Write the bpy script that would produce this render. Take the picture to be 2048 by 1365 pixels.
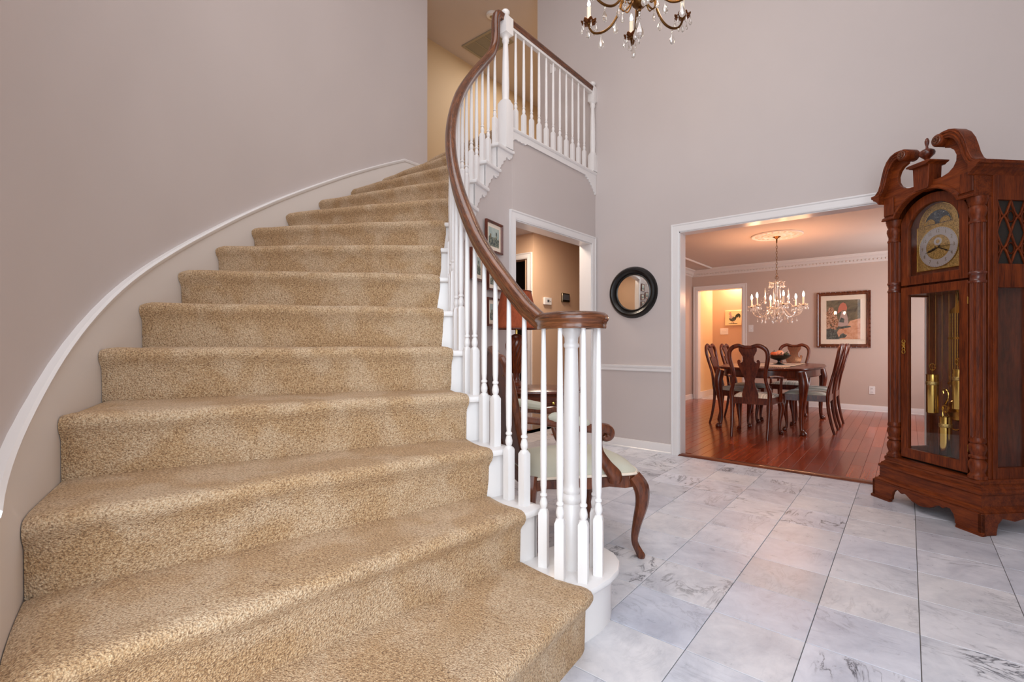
import bpy, bmesh, math, random
from math import sin, cos, pi, radians, sqrt, atan2
from mathutils import Vector, Matrix
random.seed(7)
for o in list(bpy.data.objects): bpy.data.objects.remove(o)
SC = bpy.context.scene
COL = SC.collection

# ------------------------------------------------------------ camera, world, exposure
YAW = .6896
cam = bpy.data.cameras.new('camera'); camo = bpy.data.objects.new('camera', cam); COL.objects.link(camo)
camo.location = (0, 0, 1.03); camo.rotation_euler = (pi/2, 0, YAW)
cam.sensor_width = 36; cam.lens = 961/2048*36; cam.shift_y = (686.5-682.5)/2048
cam.clip_start = .05
SC.camera = camo
SC.view_settings.view_transform = 'Standard'; SC.view_settings.look = 'None'
SC.view_settings.gamma = 1; SC.view_settings.exposure = 0.24
SC.view_settings.use_curve_mapping = False
w = bpy.data.worlds.new('world'); SC.world = w; w.use_nodes = True
w.node_tree.nodes['Background'].inputs[0].default_value = (.75, .85, 1, 1)
w.node_tree.nodes['Background'].inputs[1].default_value = 1.0

def area(name, loc, rot, sx, sy, e, col):
    l = bpy.data.lights.new(name, 'AREA'); l.shape = 'RECTANGLE'; l.size = sx; l.size_y = sy; l.energy = e; l.color = col
    o = bpy.data.objects.new(name, l); COL.objects.link(o); o.location = loc; o.rotation_euler = rot; return o
def point(name, loc, e, col, r=.03):
    l = bpy.data.lights.new(name, 'POINT'); l.energy = e; l.color = col; l.shadow_soft_size = r
    o = bpy.data.objects.new(name, l); COL.objects.link(o); o.location = loc; return o
# daylight through the tall entry window and the transom behind the camera, added side and overhead fills, lamps of the rooms
area('window_daylight', (.15, -1.86, 2.1), (radians(90), 0, 0), 1.8, 3.6, 48, (.86, .94, 1))
area('side_fill_light', (1.12, -.75, 1.9), (0, radians(90), 0), 3.2, 1.9, 78, (.84, .93, 1))  # fill added from the right to brighten the left wall and stairs
area('foyer_overhead_fill', (-1.2, 1.0, 5.2), (0, 0, 0), 3.0, 3.0, 56, (.98, .97, 1))  # broad overhead fill added to even out the foyer, not a fixture
area('upper_hall_lamp', (-4.0, 5.6, 5.2), (0, 0, 0), 1.2, 1.2, 24, (1, .92, .84))
area('hallway_lamp', (-3.0, 4.15, 2.33), (0, 0, 0), .3, .3, 17, (1, .82, .66))
area('kitchen_lamp', (-2.5, 9.75, 2.3), (0, 0, 0), .3, .3, 17, (1, .62, .40))
area('kitchen_side_lamp', (-1.8, 9.6, 2.0), (0, radians(-70), 0), .5, .5, 7, (1, .62, .40))
area('dining_side_fill', (.92, 7.6, 1.35), (0, radians(90), 0), 1.5, 1.2, 36, (.90, .94, 1))  # cool fill added beside the right wall, which has no window opening

# ------------------------------------------------------------ colours and materials
def s2l(c): return tuple((v/255/12.92 if v/255 <= .04045 else ((v/255+.055)/1.055)**2.4) for v in c)+(1,)
class NT:
    def __init__(s, name):
        s.m = bpy.data.materials.new(name); s.m.use_nodes = True; s.t = s.m.node_tree; s.b = s.t.nodes['Principled BSDF']
    def n(s, ty, **k):
        nd = s.t.nodes.new(ty)
        for a, v in k.items():
            if a.startswith('_'): nd.inputs[a[1:].replace('_', ' ')].default_value = v
            else: setattr(nd, a, v)
        return nd
    def l(s, a, b): s.t.links.new(a, b)
    def coord(s, scale=(1, 1, 1), out='Object', rnd=False, rot=(0, 0, 0)):
        tc = s.n('ShaderNodeTexCoord'); mp = s.n('ShaderNodeMapping'); mp.inputs['Scale'].default_value = scale; mp.inputs['Rotation'].default_value = rot
        s.l(tc.outputs[out], mp.inputs['Vector'])
        if rnd:
            oi = s.n('ShaderNodeObjectInfo'); mu = s.n('ShaderNodeVectorMath', operation='SCALE'); mu.inputs['Scale'].default_value = 37.0
            cb = s.n('ShaderNodeCombineXYZ'); s.l(oi.outputs['Random'], cb.inputs[0]); s.l(oi.outputs['Random'], cb.inputs[1]); 
            m2 = s.n('ShaderNodeMath', operation='MULTIPLY'); m2.inputs[1].default_value = 3.7; s.l(oi.outputs['Random'], m2.inputs[0]); s.l(m2.outputs[0], cb.inputs[2])
            s.l(cb.outputs[0], mu.inputs[0]); s.l(mu.outputs[0], mp.inputs['Location'])
        return mp.outputs[0]
    def noise(s, vec, scale, detail=2, rough=.5, dist=0):
        n = s.n('ShaderNodeTexNoise', _Scale=scale, _Detail=detail, _Roughness=rough, _Distortion=dist); s.l(vec, n.inputs['Vector']); return n.outputs[0]
    def ramp(s, fac, stops):
        r = s.n('ShaderNodeValToRGB'); s.l(fac, r.inputs[0]); e = r.color_ramp.elements
        while len(e) < len(stops): e.new(.5)
        for el, (p, c) in zip(e, stops): el.position = p; el.color = c if len(c) == 4 else tuple(c)+(1,)
        return r.outputs[0]
    def mix(s, fac, a, b, mode='MIX'):
        m = s.n('ShaderNodeMix', data_type='RGBA', blend_type=mode)
        if isinstance(fac, (int, float)): m.inputs[0].default_value = fac
        else: s.l(fac, m.inputs[0])
        for v, i in ((a, 6), (b, 7)):
            if isinstance(v, tuple): m.inputs[i].default_value = v
            else: s.l(v, m.inputs[i])
        return m.outputs[2]
    def bump(s, h, strength=.3, dist=.01):
        b = s.n('ShaderNodeBump', _Strength=strength, _Distance=dist); s.l(h, b.inputs['Height']); s.l(b.outputs[0], s.b.inputs['Normal'])
    def set(s, col=None, rough=.5, metal=0, **k):
        if col is not None:
            if isinstance(col, tuple): s.b.inputs['Base Color'].default_value = col
            else: s.l(col, s.b.inputs['Base Color'])
        s.b.inputs['Roughness'].default_value = rough; s.b.inputs['Metallic'].default_value = metal
        for a, v in k.items(): s.b.inputs[a.replace('_', ' ')].default_value = v
        return s.m
def paint(name, rgb, rough=.6, bumps=.06, scale=260, var=.02):
    t = NT(name); v = t.coord(); c = s2l(rgb); n = t.noise(v, 1.3, 3)
    lo = tuple(x*(1-var) for x in c[:3])+(1,); hi = tuple(min(1, x*(1+var)) for x in c[:3])+(1,)
    t.bump(t.noise(v, scale, 2), bumps, .002)
    return t.set(t.ramp(n, [(.3, lo), (.7, hi)]), rough)
def wood(name, dark, mid, light, rough=.25, sc=(30, 30, 2.2), out='Object', grain=1.0, rnd=False, coat=.3, spec=.5):
    t = NT(name); v = t.coord(sc, out, rnd)
    n1 = t.noise(v, grain, 6, .6, .25); n2 = t.noise(v, grain*4.5, 3, .7, .2)
    c = t.ramp(n1, [(.3, s2l(dark)), (.5, s2l(mid)), (.72, s2l(light))])
    c = t.mix(.35, c, t.ramp(n2, [(.38, s2l(dark)), (.6, s2l(light))]), 'MIX')
    if rnd:
        oi = t.n('ShaderNodeObjectInfo'); r = t.ramp(oi.outputs['Random'], [(0, (.60, .56, .54)), (.4, (.92, .90, .90)), (.8, (1.15, 1.15, 1.15)), (1, (1.45, 1.5, 1.5))])
        c = t.mix(1, c, r, 'MULTIPLY')
    t.bump(n2, .08, .002)
    return t.set(c, rough, Coat_Weight=coat, Coat_Roughness=.12, Specular_IOR_Level=spec)
M = {}
M['wall'] = paint('greige_wall_paint', (202, 191, 187))
M['tan'] = paint('tan_wall_paint', (205, 180, 145))
M['peach'] = paint('peach_wall_paint', (214, 180, 150))
M['yellow'] = paint('cream_yellow_paint', (238, 214, 172))
M['wall_dining'] = paint('warm_greige_wall_paint', (204, 184, 172))
M['ceil_dining'] = paint('dining_ceiling_paint', (200, 186, 176), .8, .2, 120)
M['vent'] = paint('grey_beige_vent_enamel', (158, 148, 128), .5)
M['ceil'] = paint('ceiling_paint', (208, 196, 190), .8, .2, 120)
M['white'] = paint('white_gloss_paint', (236, 232, 230), .28, .03, 90, .01)
M['white2'] = paint('white_satin_paint', (226, 218, 212), .4, .03, 90, .01)
M['black'] = paint('black_lacquer', (14, 12, 12), .3, .05, 60)
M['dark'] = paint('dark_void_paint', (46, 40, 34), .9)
M['oak'] = wood('oak_handrail', (34, 15, 7), (88, 46, 24), (144, 86, 50), .22, (1, 1, 1), 'UV', 1.0)
M['cherry'] = wood('cherry_clock_wood', (56, 19, 6), (100, 40, 14), (136, 62, 24), .38, (26, 26, 2.6), coat=0, spec=.25)
M['cherryh'] = wood('cherry_clock_wood_level_grain', (56, 19, 6), (100, 40, 14), (138, 64, 24), .38, (2.6, 26, 26), coat=0, spec=.25)
M['mahog'] = wood('mahogany_polished', (44, 14, 7), (90, 34, 17), (136, 62, 32), .28, (16, 16, 3), coat=.25)
M['walnut'] = wood('walnut_armchair_wood', (50, 20, 10), (98, 48, 26), (138, 76, 44), .28, (18, 18, 4))
M['plank'] = wood('cherry_floor_plank', (126, 42, 18), (158, 62, 28), (182, 84, 42), .2, (50, 1.4, 50), rnd=True, coat=.25)
M['thresh'] = wood('threshold_wood', (66, 24, 12), (112, 50, 26), (140, 72, 40), .3, (2, 22, 22))
M['grout'] = paint('floor_grout', (112, 104, 98), .9)
M['gap'] = paint('plank_gap_highlight', (150, 84, 54), .8)  # gap tone lightened to imitate highlights on the plank edges
def marble():
    t = NT('white_marble'); v = t.coord((1, 1, 1), 'Object', True)
    big = t.noise(v, 2.6, 5, .62, 1.2); fine = t.noise(v, 16, 5, .65, .5)
    base = t.ramp(big, [(.30, s2l((186, 189, 200))), (.46, s2l((214, 217, 226))), (.62, s2l((232, 234, 241)))])
    base = t.mix(.35, base, t.ramp(fine, [(.3, s2l((186, 190, 202))), (.65, s2l((234, 236, 244)))]))
    oi = t.n('ShaderNodeObjectInfo')
    # veins: ridges of stretched noise, strong only on some tiles
    mp = t.coord((1, 2.6, 1), 'Object', True, (0, 0, .5))
    vn = t.noise(mp, 3.0, 6, .62, 1.4)
    ab = t.n('ShaderNodeMath', operation='SUBTRACT'); t.l(vn, ab.inputs[0]); ab.inputs[1].default_value = .5
    ab2 = t.n('ShaderNodeMath', operation='ABSOLUTE'); t.l(ab.outputs[0], ab2.inputs[0])
    ridge = t.ramp(ab2.outputs[0], [(0, (1, 1, 1)), (.008, (.75, .75, .75)), (.02, (.25, .25, .25)), (.05, (0, 0, 0))])
    msk = t.ramp(t.noise(v, 5.0, 2, .5), [(.44, (0, 0, 0)), (.60, (1, 1, 1))])
    wn = t.n('ShaderNodeTexWhiteNoise', noise_dimensions='1D'); t.l(oi.outputs['Random'], wn.inputs['W'])
    amt = t.ramp(wn.outputs['Value'], [(0, (.06, .06, .06)), (.55, (.22, .22, .22)), (.72, (.45, .45, .45)), (.8, (1, 1, 1)), (1, (1, 1, 1))])
    k = t.mix(1, t.mix(1, ridge, msk, 'MULTIPLY'), amt, 'MULTIPLY')
    base = t.mix(k, base, s2l((84, 88, 98)))
    tone = t.ramp(oi.outputs['Random'], [(0, (.74, .735, .73)), (.14, (.90, .90, .92)), (.45, (1, 1, 1)), (.75, (1, .96, .91)), (.9, (.98, .98, 1)), (1, (.84, .85, .89))])
    base = t.mix(1, base, tone, 'MULTIPLY')
    r = t.ramp(fine, [(.3, (.26, .26, .26)), (.7, (.38, .38, .38))]); t.set(base, .3, Specular_IOR_Level=.4); t.l(r, t.b.inputs['Roughness'])
    return t.m
M['marble'] = marble()
def carpet():
    t = NT('tan_carpet_pile'); v = t.coord()
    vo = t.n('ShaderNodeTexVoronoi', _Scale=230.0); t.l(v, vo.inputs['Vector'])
    n1 = t.noise(v, 170, 3, .7); n2 = t.noise(v, 5.5, 2, .5, .4)
    c = t.ramp(n1, [(.30, s2l((130, 94, 58))), (.48, s2l((200, 160, 116))), (.70, s2l((240, 208, 164)))])
    c2 = t.ramp(n1, [(.30, s2l((148, 112, 78))), (.48, s2l((216, 182, 144))), (.70, s2l((244, 220, 186)))])
    c = t.mix(t.ramp(n2, [(.42, (0, 0, 0)), (.6, (1, 1, 1))]), c, c2)
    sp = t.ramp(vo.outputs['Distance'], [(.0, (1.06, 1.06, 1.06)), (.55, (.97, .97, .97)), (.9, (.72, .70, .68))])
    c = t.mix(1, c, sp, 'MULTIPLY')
    ad = t.n('ShaderNodeMath', operation='SUBTRACT'); t.l(n1, ad.inputs[0]); t.l(vo.outputs['Distance'], ad.inputs[1])
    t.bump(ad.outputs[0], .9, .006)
    return t.set(c, .95, Sheen_Weight=.08, Sheen_Roughness=.6)
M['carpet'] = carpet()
def metal(name, rgb, rough=.2, nz=0):
    t = NT(name); v = t.coord()
    if nz:
        n = t.noise(v, nz, 4, .7); t.bump(n, .6, .004); d = s2l(rgb)
        return t.set(t.ramp(n, [(.35, tuple(x*.35 for x in d[:3])+(1,)), (.6, d)]), rough, 1)
    return t.set(s2l(rgb), rough, 1)
M['brass'] = metal('polished_brass', (214, 178, 96), .14)
M['brasso'] = metal('engraved_brass', (222, 190, 120), .3, 160)
M['silver'] = metal('silvered_ring', (206, 208, 212), .42)
M['bronze'] = metal('antique_bronze', (112, 78, 42), .34)
M['bronzed'] = metal('dark_bronze', (140, 88, 52), .42, 60)
M['chrome'] = metal('pewter_grey', (150, 140, 120), .3)
M['mirror'] = metal('mirror_silver', (236, 232, 226), .02)
def glass(name, col=(1, 1, 1, 1), rough=0.0, ior=1.45):
    t = NT(name); return t.set(col, rough, 0, Transmission_Weight=1.0, IOR=ior)
def pane(name):
    m = bpy.data.materials.new(name); m.use_nodes = True; t = m.node_tree; t.nodes.clear()
    o = t.nodes.new('ShaderNodeOutputMaterial'); mx = t.nodes.new('ShaderNodeMixShader'); tr = t.nodes.new('ShaderNodeBsdfTransparent'); gl_ = t.nodes.new('ShaderNodeBsdfGlossy'); lw = t.nodes.new('ShaderNodeLayerWeight'); fr = t.nodes.new('ShaderNodeMapRange'); pw = t.nodes.new('ShaderNodeMath'); pw.operation = 'POWER'; pw.inputs[1].default_value = 4.0; lw.inputs[0].default_value = .5
    tr.inputs[0].default_value = (1, 1, 1, 1); gl_.inputs['Roughness'].default_value = .01; fr.inputs['To Min'].default_value = .045; fr.inputs['To Max'].default_value = .9; t.links.new(lw.outputs['Facing'], pw.inputs[0]); t.links.new(pw.outputs[0], fr.inputs['Value'])
    t.links.new(fr.outputs[0], mx.inputs[0]); t.links.new(tr.outputs[0], mx.inputs[1]); t.links.new(gl_.outputs[0], mx.inputs[2]); t.links.new(mx.outputs[0], o.inputs[0]); return m
M['glass'] = pane('clear_glass')
M['crystal'] = glass('lead_crystal', (1, .985, .96, 1), 0, 1.55)
_t = M['crystal'].node_tree; _g = _t.nodes.new('ShaderNodeBsdfGlossy'); _g.inputs['Roughness'].default_value = .12; _d = _t.nodes.new('ShaderNodeBsdfTranslucent'); _d.inputs[0].default_value = (1, .97, .92, 1)
_m1 = _t.nodes.new('ShaderNodeMixShader'); _m1.inputs[0].default_value = .5; _m2 = _t.nodes.new('ShaderNodeMixShader'); _m2.inputs[0].default_value = .36
_t.links.new(_g.outputs[0], _m1.inputs[1]); _t.links.new(_d.outputs[0], _m1.inputs[2]); _t.links.new(_t.nodes['Principled BSDF'].outputs[0], _m2.inputs[1]); _t.links.new(_m1.outputs[0], _m2.inputs[2]); _t.links.new(_m2.outputs[0], _t.nodes['Material Output'].inputs[0])
def emis(name, col, st, base=(.9, .85, .7, 1)):
    t = NT(name); t.set(base, .5); t.b.inputs['Emission Color'].default_value = col; t.b.inputs['Emission Strength'].default_value = st; return t.m
M['flame'] = emis('lit_candle_bulb', (1, .84, .60, 1), 26)
M['bulb_soft'] = emis('lit_lamp_bulb', (1, .86, .66, 1), 5)
M['screen'] = paint('grey_display', (92, 92, 96), .3)
M['candle'] = paint('ivory_candle_sleeve', (240, 232, 214), .4)
def stripes(name, cols, scale, rot=0):
    t = NT(name); v = t.coord((scale, 1, 1), 'Object', False, (0, 0, rot)); wv = t.n('ShaderNodeTexNoise', _Scale=1.0, _Detail=1.0)
    sx = t.n('ShaderNodeSeparateXYZ'); t.l(v, sx.inputs[0]); cb = t.n('ShaderNodeCombineXYZ'); t.l(sx.outputs[0], cb.inputs[0]); t.l(cb.outputs[0], wv.inputs['Vector'])
    c = t.ramp(wv.outputs[0], [(.30+.4*i/(len(cols)-1), s2l(c)) for i, c in enumerate(cols)])
    t.bump(t.noise(v, 300, 2), .15, .002)
    return t.set(c, .7, Sheen_Weight=.3)
M['stripe'] = stripes('striped_seat_fabric', [(140, 144, 126), (236, 232, 220), (184, 188, 172), (246, 240, 228), (214, 196, 172)], 34)
M['sage'] = paint('pale_sage_upholstery', (206, 204, 186), .75, .4, 420, .05)
M['shade'] = wood('rust_lamp_shade_fabric', (128, 50, 18), (156, 68, 30), (176, 84, 42), .8, (60, 60, 2), coat=0)
M['terracotta'] = paint('pumpkin_orange', (196, 96, 50), .5, .2, 30, .3)
M['pink'] = paint('pale_pumpkin', (222, 160, 128), .5, .2, 30, .3)
M['iron'] = paint('dark_iron', (28, 26, 24), .45)
M['green'] = paint('dark_leaf_green', (50, 58, 40), .6, .3, 40, .4)
M['matboard'] = paint('cream_mat_board', (244, 228, 208), .8)
M['cloth'] = stripes('table_runner_weave', [(120, 60, 40), (214, 190, 150), (160, 120, 84), (226, 206, 170), (96, 60, 44)], 26)
def artmat(name, stops, scale, dist=1.5, seed=0):
    t = NT(name); v = t.coord((1, 1, 1)); mp = t.n('ShaderNodeMapping'); mp.inputs['Location'].default_value = (seed, seed*2, seed*.5); t.l(v, mp.inputs[0])
    n = t.noise(mp.outputs[0], scale, 5, .65, dist); return t.set(t.ramp(n, [(p, s2l(c)) for p, c in stops]), .5)
M['art_green'] = artmat('print_dark_garden', [(.3, (70, 62, 44)), (.5, (110, 98, 70)), (.7, (138, 122, 92))], 9)
M['art_peach'] = artmat('print_peach_path', [(.35, (206, 140, 100)), (.6, (228, 176, 140))], 12)
M['art_flower'] = artmat('print_flowers', [(.40, (70, 66, 40)), (.50, (180, 110, 70)), (.58, (226, 190, 160)), (.66, (120, 90, 50))], 60, .5)
M['art_bush'] = artmat('print_bushes', [(.40, (48, 50, 44)), (.56, (84, 92, 82)), (.7, (130, 130, 120))], 40, .5)
M['art_red'] = paint('print_red', (206, 118, 90), .5)
M['art_skin'] = paint('print_pale_dress', (186, 160, 150), .5, .05, 60, .2)
M['art_sky'] = artmat('print_sky', [(.35, (150, 168, 164)), (.6, (196, 204, 192))], 6, .5)
M['art_town'] = artmat('print_town', [(.40, (52, 62, 60)), (.52, (110, 120, 106)), (.62, (180, 170, 140))], 46, .6)
M['art_tile'] = paint('cream_tile', (240, 216, 168), .5, .1, 30, .1)
M['moon'] = artmat('moon_dial_sky', [(.45, (34, 40, 48)), (.62, (70, 80, 90)), (.70, (220, 214, 190))], 90, 0)

# ------------------------------------------------------------ object helpers
def tag(o, label=None, cat=None, group=None, kind=None):
    if label: o['label'] = label
    if cat: o['category'] = cat
    if group: o['group'] = group
    if kind: o['kind'] = kind
    return o
def empty(name, loc=(0, 0, 0), rz=0, label=None, cat=None, group=None):
    o = bpy.data.objects.new(name, None); COL.objects.link(o); o.location = loc; o.rotation_euler = (0, 0, rz); o.empty_display_size = .1
    return tag(o, label, cat, group)
def crom(pts, k=6):
    pts = [Vector(p) for p in pts]; out = []
    for i in range(len(pts)-1):
        p0 = pts[max(i-1, 0)]; p1 = pts[i]; p2 = pts[i+1]; p3 = pts[min(i+2, len(pts)-1)]
        for j in range(k):
            t = j/k
            out.append(.5*((2*p1)+(p2-p0)*t+(2*p0-5*p1+4*p2-p3)*t*t+(3*p1-p0-3*p2+p3)*t**3))
    out.append(pts[-1].copy()); return out
class MB:
    def __init__(s): s.v = []; s.f = []; s.uv = None
    def add(s, vs, fs):
        b = len(s.v); s.v += [tuple(v) for v in vs]; s.f += [tuple(i+b for i in f) for f in fs]; return s
    def box(s, x0, x1, y0, y1, z0, z1, M4=None):
        vs = [Vector((x, y, z)) for x in (x0, x1) for y in (y0, y1) for z in (z0, z1)]
        if M4: vs = [M4 @ v for v in vs]
        return s.add(vs, [(0, 1, 3, 2), (4, 6, 7, 5), (0, 4, 5, 1), (2, 3, 7, 6), (0, 2, 6, 4), (1, 5, 7, 3)])
    def prism(s, poly, fn, d0, d1):
        # poly: 2D outline; fn(a, b, d) -> 3D; caps triangulated
        n = len(poly); vs = [fn(a, b, d0) for a, b in poly]+[fn(a, b, d1) for a, b in poly]
        tri = tess(poly)
        fs = [tuple(t) for t in tri]+[tuple(i+n for i in reversed(t)) for t in tri]+[(i, i+n, (i+1) % n+n, (i+1) % n) for i in range(n)]
        return s.add(vs, fs)
    def lathe(s, prof, c=(0, 0, 0), n=16, M4=None, squash=1):
        vs = []; fs = []
        for r, z in prof:
            for i in range(n):
                a = 2*pi*i/n; v = Vector((r*cos(a), r*sin(a)*squash, z)); v = (M4 @ v) if M4 else v; vs.append(v+Vector(c))
        m = len(prof)
        for j in range(m-1):
            for i in range(n): fs.append((j*n+i, j*n+(i+1) % n, (j+1)*n+(i+1) % n, (j+1)*n+i))
        fs.append(tuple(reversed(range(n)))); fs.append(tuple((m-1)*n+i for i in range(n)))
        return s.add(vs, fs)
    def tube(s, pts, r, n=8, k=1, flat=1, up=None):
        pts = crom(pts, k) if k > 1 else [Vector(p) for p in pts]; m = len(pts)
        if isinstance(r, (int, float)): rr = [r]*m
        else:
            rr = []
            for i in range(m):
                q = i/(m-1)*(len(r)-1); a0 = min(int(q), len(r)-2); rr.append(r[a0]+(r[a0+1]-r[a0])*(q-a0))
        vs = []; a = None
        for i, p in enumerate(pts):
            t = (pts[min(i+1, m-1)]-pts[max(i-1, 0)]).normalized()
            if a is None: a = (up or (Vector((0, 0, 1)) if abs(t.z) < .9 else Vector((1, 0, 0)))).cross(t).normalized()
            a = (a-t*a.dot(t)).normalized(); b = t.cross(a)
            for j in range(n):
                an = 2*pi*(j+.5)/n; vs.append(p+a*cos(an)*rr[i]+b*sin(an)*rr[i]*flat)
        fs = [(i*n+j, i*n+(j+1) % n, (i+1)*n+(j+1) % n, (i+1)*n+j) for i in range(m-1) for j in range(n)]
        fs += [tuple(reversed(range(n))), tuple((m-1)*n+j for j in range(n))]
        return s.add(vs, fs)
    def sweep(s, pts, prof, heads=None, closed=False):
        # profile (lateral, up) swept on a path; lateral stays level. UV: u around, v along
        m = len(pts); n = len(prof); vs = []; L = 0; uvs = []; last = None
        for i, p in enumerate(pts):
            a = pts[(i-1) % m] if closed else pts[max(i-1, 0)]; b = pts[(i+1) % m] if closed else pts[min(i+1, m-1)]
            t = (Vector(b)-Vector(a)).normalized(); h = Vector((t.x, t.y, 0))
            if h.length < .35 and last is not None: h = last*1.0
            h.normalize(); last = h
            lat = Vector((h.y, -h.x, 0)); u = lat.cross(t).normalized()
            if i: L += (Vector(p)-Vector(pts[i-1])).length
            per = 0
            for j, (x, z) in enumerate(prof):
                vs.append(Vector(p)+lat*x+u*z); 
                if j: per += math.hypot(x-prof[j-1][0], z-prof[j-1][1])
                uvs.append((per*45, L*3.5))
        fs = [(i*n+j, i*n+(j+1) % n, ((i+1) % m)*n+(j+1) % n, ((i+1) % m)*n+j) for i in range(m if closed else m-1) for j in range(n)]
        if not closed: fs += [tuple(reversed(range(n))), tuple((m-1)*n+j for j in range(n))]
        b0 = len(s.v); s.add(vs, fs)
        if s.uv is None: s.uv = [(0, 0)]*b0
        s.uv += uvs; return s
    def grid(s, rows, flip=False):
        m = len(rows); n = len(rows[0]); vs = [p for r in rows for p in r]
        fs = [(i*n+j, i*n+j+1, (i+1)*n+j+1, (i+1)*n+j) for i in range(m-1) for j in range(n-1)]
        return s.add(vs, fs)
    def build(s, name, mat, parent=None, angle=35, bevel=0, recalc=True, loc=None):
        me = bpy.data.meshes.new(name); me.from_pydata(s.v, [], s.f); me.update()
        if s.uv:
            s.uv += [(0, 0)]*(len(s.v)-len(s.uv)); ul = me.uv_layers.new(name='UVMap')
            for lp in me.loops: ul.data[lp.index].uv = s.uv[lp.vertex_index]
        if recalc:
            bm = bmesh.new(); bm.from_mesh(me); bmesh.ops.recalc_face_normals(bm, faces=bm.faces); bm.to_mesh(me); bm.free()
        me.polygons.foreach_set('use_smooth', [True]*len(me.polygons)); me.set_sharp_from_angle(angle=radians(angle))
        me.materials.append(M[mat] if isinstance(mat, str) else mat)
        o = bpy.data.objects.new(name, me); COL.objects.link(o)
        if parent: o.parent = parent
        if loc: o.location = loc
        if bevel:
            b = o.modifiers.new('bevel', 'BEVEL'); b.width = bevel; b.segments = 2; b.limit_method = 'ANGLE'; b.angle_limit = radians(50); b.harden_normals = False
        return o
def tess(poly):
    from mathutils.geometry import tessellate_polygon
    return [tuple(t) for t in tessellate_polygon([[Vector((a, b, 0)) for a, b in poly]])]
def struct(name, mb, mat, parent=None, **k):
    o = mb.build(name, mat, parent, **k)
    if not parent: o['kind'] = 'structure'
    return o
def boxo(name, mat, parent, *a, bevel=0, M4=None): return MB().box(*a, M4=M4).build(name, mat, parent, bevel=bevel)
def copy_tree(o, parent=None):
    c = o.copy(); COL.objects.link(c)
    if parent: c.parent = parent
    for ch in list(o.children): copy_tree(ch, c)
    return c
def XY(x, y, d): return (x, y, d)
def XZ(x, z, d): return (x, d, z)
def YZ(y, z, d): return (d, y, z)
# ------------------------------------------------------------ room shell
XC, YR = -2.49, 4.37          # wall with the hallway door (x), wall with the dining opening (y)
CX, CY = -.925, 3.05          # centre of the curved stair
RO, RI = 3.01, 1.56           # outer wall radius, inner stringer radius
RIS = .199; LAND = 14*RIS
HC = 5.23                     # upper ceiling
def PC(R, deg, z=0):
    a = radians(deg); return Vector((CX-R*sin(a), CY-R*cos(a), z))
def risang(n): return -3.0 if n == 1 else 7.0+7.11*(n-2)

# marble floor: grout bed with a tile for each stone
fl = struct('floor', MB().box(-3.6, 1.2, -1.9, YR-.01, -.06, -.005).box(-3.6, -2.45, 4.3, 6, -.06, -.006), 'grout')
tb = MB(); h = .1512; c_ = .0010
tb.add([(-h, -h, -.012), (h, -h, -.012), (h, h, -.012), (-h, h, -.012), (-h, -h, -c_), (h, -h, -c_), (h, h, -c_), (-h, h, -c_),
        (-h+c_, -h+c_, 0), (h-c_, -h+c_, 0), (h-c_, h-c_, 0), (-h+c_, h-c_, 0)],
       [(0, 1, 5, 4), (1, 2, 6, 5), (2, 3, 7, 6), (3, 0, 4, 7), (4, 5, 9, 8), (5, 6, 10, 9), (6, 7, 11, 10), (7, 4, 8, 11), (8, 9, 10, 11)])
tile0 = None; ox, oy = -1.188, 1.918
def tile_mesh():
    global tile0
    if tile0 is None: tile0 = tb.build('floor_tile', 'marble', fl); return tile0
    o = bpy.data.objects.new('floor_tile', tile0.data); COL.objects.link(o); o.parent = fl; return o
for j in range(-9, 8):
    for c in range(-8, 14):
        x = ox+(j+.5)*.305; y = oy+(c+.5)*.305
        if not (-3.45 < x < 1.15 and -.9 < y < YR+.1): continue
        if x < XC-.05 and y < 3.0: continue
        d = math.hypot(x-CX, y-CY)
        if y < CY and d > 1.8 and x < -1.1: continue
        if y > YR-.14 and x > XC:      # row cut at the threshold
            t = MB().add([(a, min(b, YR-.012-y) if b > 0 else b, z) for a, b, z in tb.v], tb.f).build('floor_tile', 'marble', fl)
        else: t = tile_mesh()
        t.location = (x, y, 0)
        t.rotation_euler = (0, 0, random.choice((0, 0, pi/2, pi, -pi/2))) if not (y > YR-.14 and x > XC) else (0, 0, 0)
for j in range(-9, -4):
    for c in range(8, 14):
        x = ox+(j+.5)*.305; y = oy+(c+.5)*.305
        if y > YR+.1 and x < XC and x > -3.45: t = tile_mesh(); t.location = (x, y, 0)

# dining floor: planks
fd = struct('floor_dining', MB().box(-4.0, 1.05, YR+.02, 10.0, -.06, -.006), 'gap')
pw = .0905; x = -3.09; row = 0
while x < .75:
    y = YR+.055-random.uniform(0, .9)
    while y < 9.0:
        L = random.uniform(.55, 1.5); y0 = max(y, YR+.055); y1 = min(y+L, 9.05)
        if y1-y0 > .1:
            hx = pw/2-.0007; hy = (y1-y0)/2-.0007; q = .0012
            MB().add([(-hx, -hy, -.014), (hx, -hy, -.014), (hx, hy, -.014), (-hx, hy, -.014), (-hx, -hy, -q), (hx, -hy, -q), (hx, hy, -q), (-hx, hy, -q),
                      (-hx+q, -hy+q, 0), (hx-q, -hy+q, 0), (hx-q, hy-q, 0), (-hx+q, hy-q, 0)],
                     [(0, 1, 5, 4), (1, 2, 6, 5), (2, 3, 7, 6), (3, 0, 4, 7), (4, 5, 9, 8), (5, 6, 10, 9), (6, 7, 11, 10), (7, 4, 8, 11), (8, 9, 10, 11)]).build('plank', 'plank', fd, loc=(x+pw/2, (y0+y1)/2, .004))
        y += L
    x += pw; row += 1
struct('trim_1', MB().prism([(YR-.02, -.01), (YR+.06, -.01), (YR+.06, .014), (YR+.045, .016), (YR-.005, .014), (YR-.018, .006)], lambda a, b, d: (d, a, b), -1.63, .1), 'thresh')
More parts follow.
